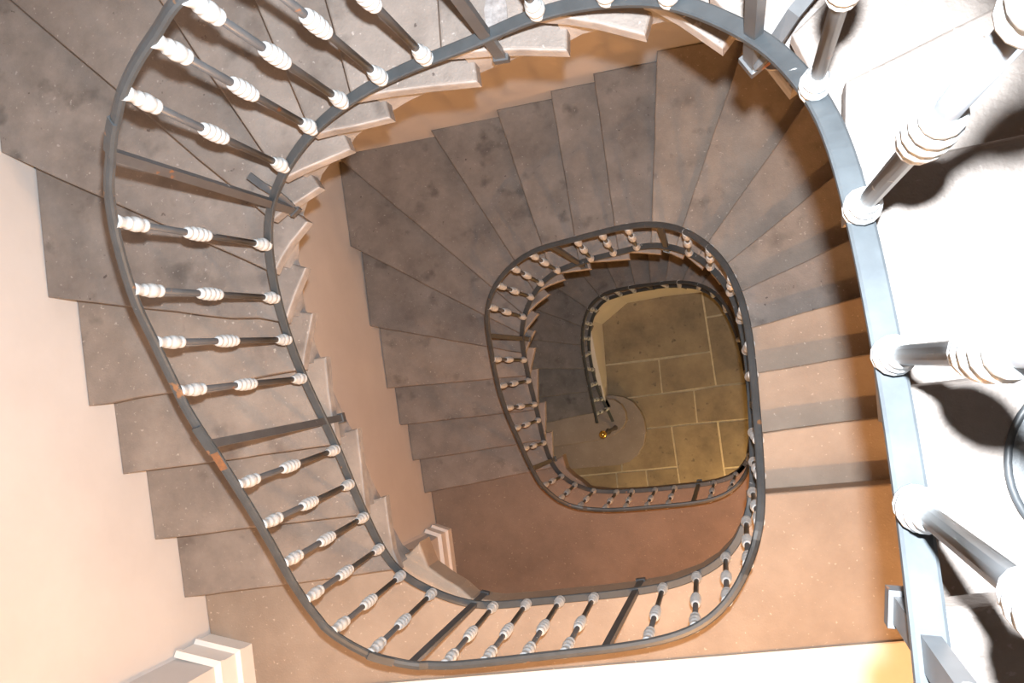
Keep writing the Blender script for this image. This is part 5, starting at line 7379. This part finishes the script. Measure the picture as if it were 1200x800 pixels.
# ---------------------------------------------------------------- iron balustrades
rails = [
    empty('iron_balustrade', (0.18, -0.2, DATA['land'][0]['z'] + 1.0), 'nearest and largest grey iron balustrade with pale ringed collars, looping round the upper flight', 'balustrade'),
    empty('iron_balustrade', (0.1, -0.5, DATA['land'][1]['z'] + 1.0), 'middle iron balustrade, one storey down, circling the smaller opening', 'balustrade'),
    empty('iron_balustrade', (-1.25, -0.6, 0.2), 'lowest, smallest dark iron balustrade ending in a newel with a brass ball', 'balustrade'),
]
# collar shapes: pale painted cast rings
def ring(z, r, w): return [(r - 0.004, z), (r, z + w * 0.25), (r, z + w * 0.75), (r - 0.004, z + w)]
def prof(parts): return [q for p in parts for q in p]
C_BOT = lathe_mesh('bottom_collar', [(0.0172, 0.0), (0.0211, 0.004), (0.0211, 0.012), (0.0172, 0.016), (0.0176, 0.018), (0.0219, 0.024), (0.0228, 0.036), (0.0206, 0.046), (0.0163, 0.050), (0.0193, 0.054), (0.0193, 0.062), (0.0146, 0.068), (0.0155, 0.074), (0.0133, 0.083), (0.0110, 0.087)], M_COLLAR)
C_MID = lathe_mesh('middle_collar', [(0.0110, -0.062), (0.0155, -0.058), (0.0181, -0.052), (0.0181, -0.044), (0.0146, -0.040), (0.0155, -0.037), (0.0211, -0.030), (0.0211, -0.020), (0.0168, -0.015), (0.0168, -0.012), (0.0219, -0.005), (0.0219, 0.006), (0.0168, 0.012), (0.0168, 0.015), (0.0211, 0.021), (0.0211, 0.030), (0.0155, 0.037), (0.0146, 0.040), (0.0181, 0.044), (0.0181, 0.052), (0.0155, 0.058), (0.0110, 0.062)], M_COLLAR)
C_TOP = lathe_mesh('top_collar', [(0.0110, -0.135), (0.0146, -0.132), (0.0193, -0.126), (0.0193, -0.118), (0.0155, -0.113), (0.0159, -0.110), (0.0211, -0.098), (0.0219, -0.084), (0.0202, -0.070), (0.0155, -0.062), (0.0185, -0.057), (0.0185, -0.050), (0.0142, -0.045), (0.0151, -0.032), (0.0185, -0.014), (0.0202, -0.002), (0.0163, 0.0)], M_COLLAR)
def frame_of(base, top):
    zax = (top - base).normalized(); xax = Vector((1, 0, 0)); yax = zax.cross(xax).normalized(); xax = yax.cross(zax)
    R = Matrix((xax, yax, zax)).transposed().to_4x4(); return R
def rail_z_half(): return 0.007
for ri, lst in enumerate(DATA['bal']):
    root = rails[ri]
    for t, sq, base, top, ang in lst:
        base = Vector(base); top = Vector(top)
        R = frame_of(base, top); L = (top - base).length
        b0 = base + R.to_3x3() @ Vector((0, 0, 0.006)); L -= 0.010
        if not sq:
            bm = bmesh.new(); bmesh.ops.create_cone(bm, segments=12, radius1=0.0105, radius2=0.0105, depth=L, cap_ends=True, matrix=Matrix.Translation((0, 0, L / 2)))
            o = link('baluster', bm, M_IRON, None, smooth=True)
            o.matrix_world = Matrix.Translation(b0) @ R; mw = o.matrix_world.copy()
            o.parent = root; o.matrix_parent_inverse = Matrix.Translation(-Vector(root.location))
            for nm, me, z in (('collar', C_BOT, 0.0), ('collar', C_MID, L * 0.52), ('collar', C_TOP, L - 0.002)):
                c = bpy.data.objects.new(nm, me); COL.objects.link(c); c.parent = o; c.location = (0, 0, z)
                c.rotation_euler = (0, 0, random.uniform(0, 6))
        else:
            Rz = Matrix.Rotation(ang, 4, 'Z')
            foot = 0.15 if ri < 2 else 0.10
            bm = bmesh.new()
            s0, s1 = 0.014, 0.009
            prism(bm, [(-s0, -s1), (s0, -s1), (s0, s1), (-s0, s1)], L, -foot, 0.0)
            o = link('square_standard', bm, M_IRON)
            o.matrix_world = Matrix.Translation(b0 + Vector(( -math.sin(ang) * 0.026, math.cos(ang) * 0.026, 0)) * 0.0) @ R @ Rz
            o.parent = root; o.matrix_parent_inverse = Matrix.Translation(-Vector(root.location))
            # foot lug turned in to the stone
            bm = bmesh.new()
            prism(bm, [(-0.02, -0.03), (0.02, -0.03), (0.02, 0.014), (-0.02, 0.014)], -foot, -foot - 0.025)
            f = link('foot_lug', bm, M_IRON); f.parent = o
            if ri == 0 and (-7 < t < -5 or -14.5 < t < -13):
                bm = bmesh.new()
                pts = [(-0.012, 0.002, -foot + 0.02), (-0.020, -0.03, -0.07), (-0.012, -0.075, -0.012), (0.0, -0.13, -0.03 + 0.02)]
                sweep(bm, [Vector(p) for p in pts], [(-0.012, -0.006), (0.012, -0.006), (0.012, 0.006), (-0.012, 0.006)])
                f = link('stay', bm, M_IRON); f.parent = o
RP = [(-0.0165, -0.006), (0.0165, -0.006), (0.0165, 0.004), (0.013, 0.0065), (-0.013, 0.0065), (-0.0165, 0.004)]
HPf = [(-0.0145, -0.008), (0.0145, -0.008), (0.0155, 0.001), (0.011, 0.007), (0.0, 0.009), (-0.011, 0.007), (-0.0155, 0.001)]
for ri, (a, b) in enumerate(((-30, 0.98), (0.98, 20.98), (20.98, 60))):
    for nm, cv, pf, m in (('bottom_rail', BAR, RP, M_RAIL), ('handrail', HAND, HPf, M_RAIL)):
        pts = [Vector(p[:3]) for p in cv if a - 0.05 <= p[3] <= b + 0.03]
        if nm == 'bottom_rail' and ri == 0: pts = [p for p in pts]
        bm = bmesh.new(); sweep(bm, pts, pf)
        o = link(nm, bm, m); fix_parent(o, rails[ri])
# scarf joint plates on the near handrail
def at(cv, t):
    i = min(range(len(cv)), key=lambda k: abs(cv[k][3] - t)); return i
for t0 in (-6.75, -2.35, 0.35):
    i = at(HAND, t0); pts = [Vector(p[:3]) + Vector((0, 0, 0.009)) for p in HAND[i - 1:i + 3]]
    bm = bmesh.new(); sweep(bm, pts, [(-0.017, -0.004), (0.017, -0.004), (0.014, 0.005), (-0.014, 0.005)])
    o = link('joint_plate', bm, M_RAIL); fix_parent(o, rails[0])
for t0 in (-2.15,):
    i = at(HAND, t0); pts = [Vector(p[:3]) + Vector((0, 0, 0.0075)) for p in HAND[i:i + 3]]
    bm = bmesh.new(); sweep(bm, pts, [(-0.013, -0.002), (0.013, -0.002), (0.011, 0.003), (-0.011, 0.003)])
    o = link('rust_patch', bm, M_RUST); fix_parent(o, rails[0]); o['label'] = 'rusty joint in the handrail'
# newel with brass ball at the foot of the lowest rail
bx, by, bz = DATA['misc']['newel']
bm = bmesh.new(); rings = []
NP = [(0.050, 0.0), (0.050, 0.02), (0.030, 0.05), (0.022, 0.10), (0.030, 0.16), (0.020, 0.24), (0.018, 0.70), (0.032, 0.78), (0.020, 0.84), (0.020, 1.12), (0.034, 1.16), (0.016, 1.19)]
nm_ = lathe_mesh('newel_post', NP, M_DARKIRON, 16)
o = bpy.data.objects.new('newel_post', nm_); COL.objects.link(o); o.location = (bx, by, bz); fix_parent(o, rails[2]); o['label'] = 'dark iron newel post'
BALL = [(0.010, 0.0), (0.020, 0.004), (0.033, 0.020), (0.040, 0.044), (0.038, 0.062), (0.028, 0.080), (0.014, 0.089), (0.003, 0.091)]
me = lathe_mesh('ball_finial', BALL, M_BRASS, 20)
f = bpy.data.objects.new('ball_finial', me); COL.objects.link(f); f.parent = o; f.location = (0, 0, 1.185); f['label'] = 'polished brass ball'

# ---------------------------------------------------------------- things on the landing and the near steps
l0, l1 = [Vector(p) for p in DATA['misc']['ledge']]; d = (l1 - l0); zL = DATA['land'][0]['z']
a = l0 - d * 0.28; b = l1 + d * (1.20 - l1.x) / d.x
nrm = Vector((d.y, -d.x)).normalized()
led = empty('white_plinth', (0, -1.5, zL), 'low white painted plinth along the outer side of the landing, bottom of the photo', 'plinth')
bm = bmesh.new(); prism(bm, [tuple(a), tuple(b), tuple(b + nrm * 0.52), tuple(a + nrm * 0.52)], zL + 0.022, zL + 0.010, 0.003)
o = link('plinth_top', bm, M_WHITE); fix_parent(o, led)
bm = bmesh.new(); prism(bm, [tuple(a + nrm * 0.02 + d * 0.01), tuple(b + nrm * 0.02 - d * 0.004), tuple(b + nrm * 0.50 - d * 0.004), tuple(a + nrm * 0.50 + d * 0.01)], zL + 0.010, zL)
o = link('front_board', bm, M_WHITE); fix_parent(o, led)

cx, cy, cz = DATA['misc']['disc']
disc = empty('round_cover', (cx, cy, cz + 0.003), 'round clear cover with thin grey rim on the near step, far right', 'cover')
bm = bmesh.new(); S = 48; rr = [[], []]
prf = [(0.1025, 0.0), (0.1065, 0.002), (0.1075, 0.006), (0.1065, 0.010), (0.1005, 0.011), (0.0985, 0.006), (0.0995, 0.001)]
rings = [[bm.verts.new((r * math.cos(2 * math.pi * k / S), r * math.sin(2 * math.pi * k / S), z)) for r, z in prf] for k in range(S)]
for k in range(S):
    for j in range(len(prf)): bm.faces.new((rings[k][j], rings[k][(j + 1) % len(prf)], rings[(k + 1) % S][(j + 1) % len(prf)], rings[(k + 1) % S][j]))
o = link('rim', bm, M_GREYRIM, disc, smooth=True)
me = lathe_mesh('clear_pane', [(0.098, 0.002), (0.098, 0.005), (0.07, 0.0065), (0.004, 0.0075)], M_GLASS, 48)
o = bpy.data.objects.new('clear_pane', me); COL.objects.link(o); o.parent = disc
# rough lead-set patches where two standards are let into the treads

STEP_Z = {s['t']: s['z'] for s in DATA['steps']}
for t0, k, w, l in ((-10.4, -10, 0.030, 0.085), (-13.75, -13, 0.055, 0.075)):
    i = at(BAR, t0); p = Vector(BAR[i][:2]); d = (Vector(BAR[i + 1][:2]) - Vector(BAR[i - 1][:2])).normalized(); out = Vector((d.y, -d.x))
    c = p + out * (l + 0.01); poly = []
    for q in range(14):
        an = 2 * math.pi * q / 14; rr_ = random.uniform(0.82, 1.12)
        v = c + out * (math.cos(an) * l * rr_) + d * (math.sin(an) * w * rr_); poly.append((v.x, v.y))
    bm = bmesh.new(); prism(bm, poly, STEP_Z[k] + 0.004, STEP_Z[k] - 0.002)
    o = link('lead_patch', bm, M_PATCH); fix_parent(o, flights[0]); o['label'] = 'rough lead patch let into the tread'
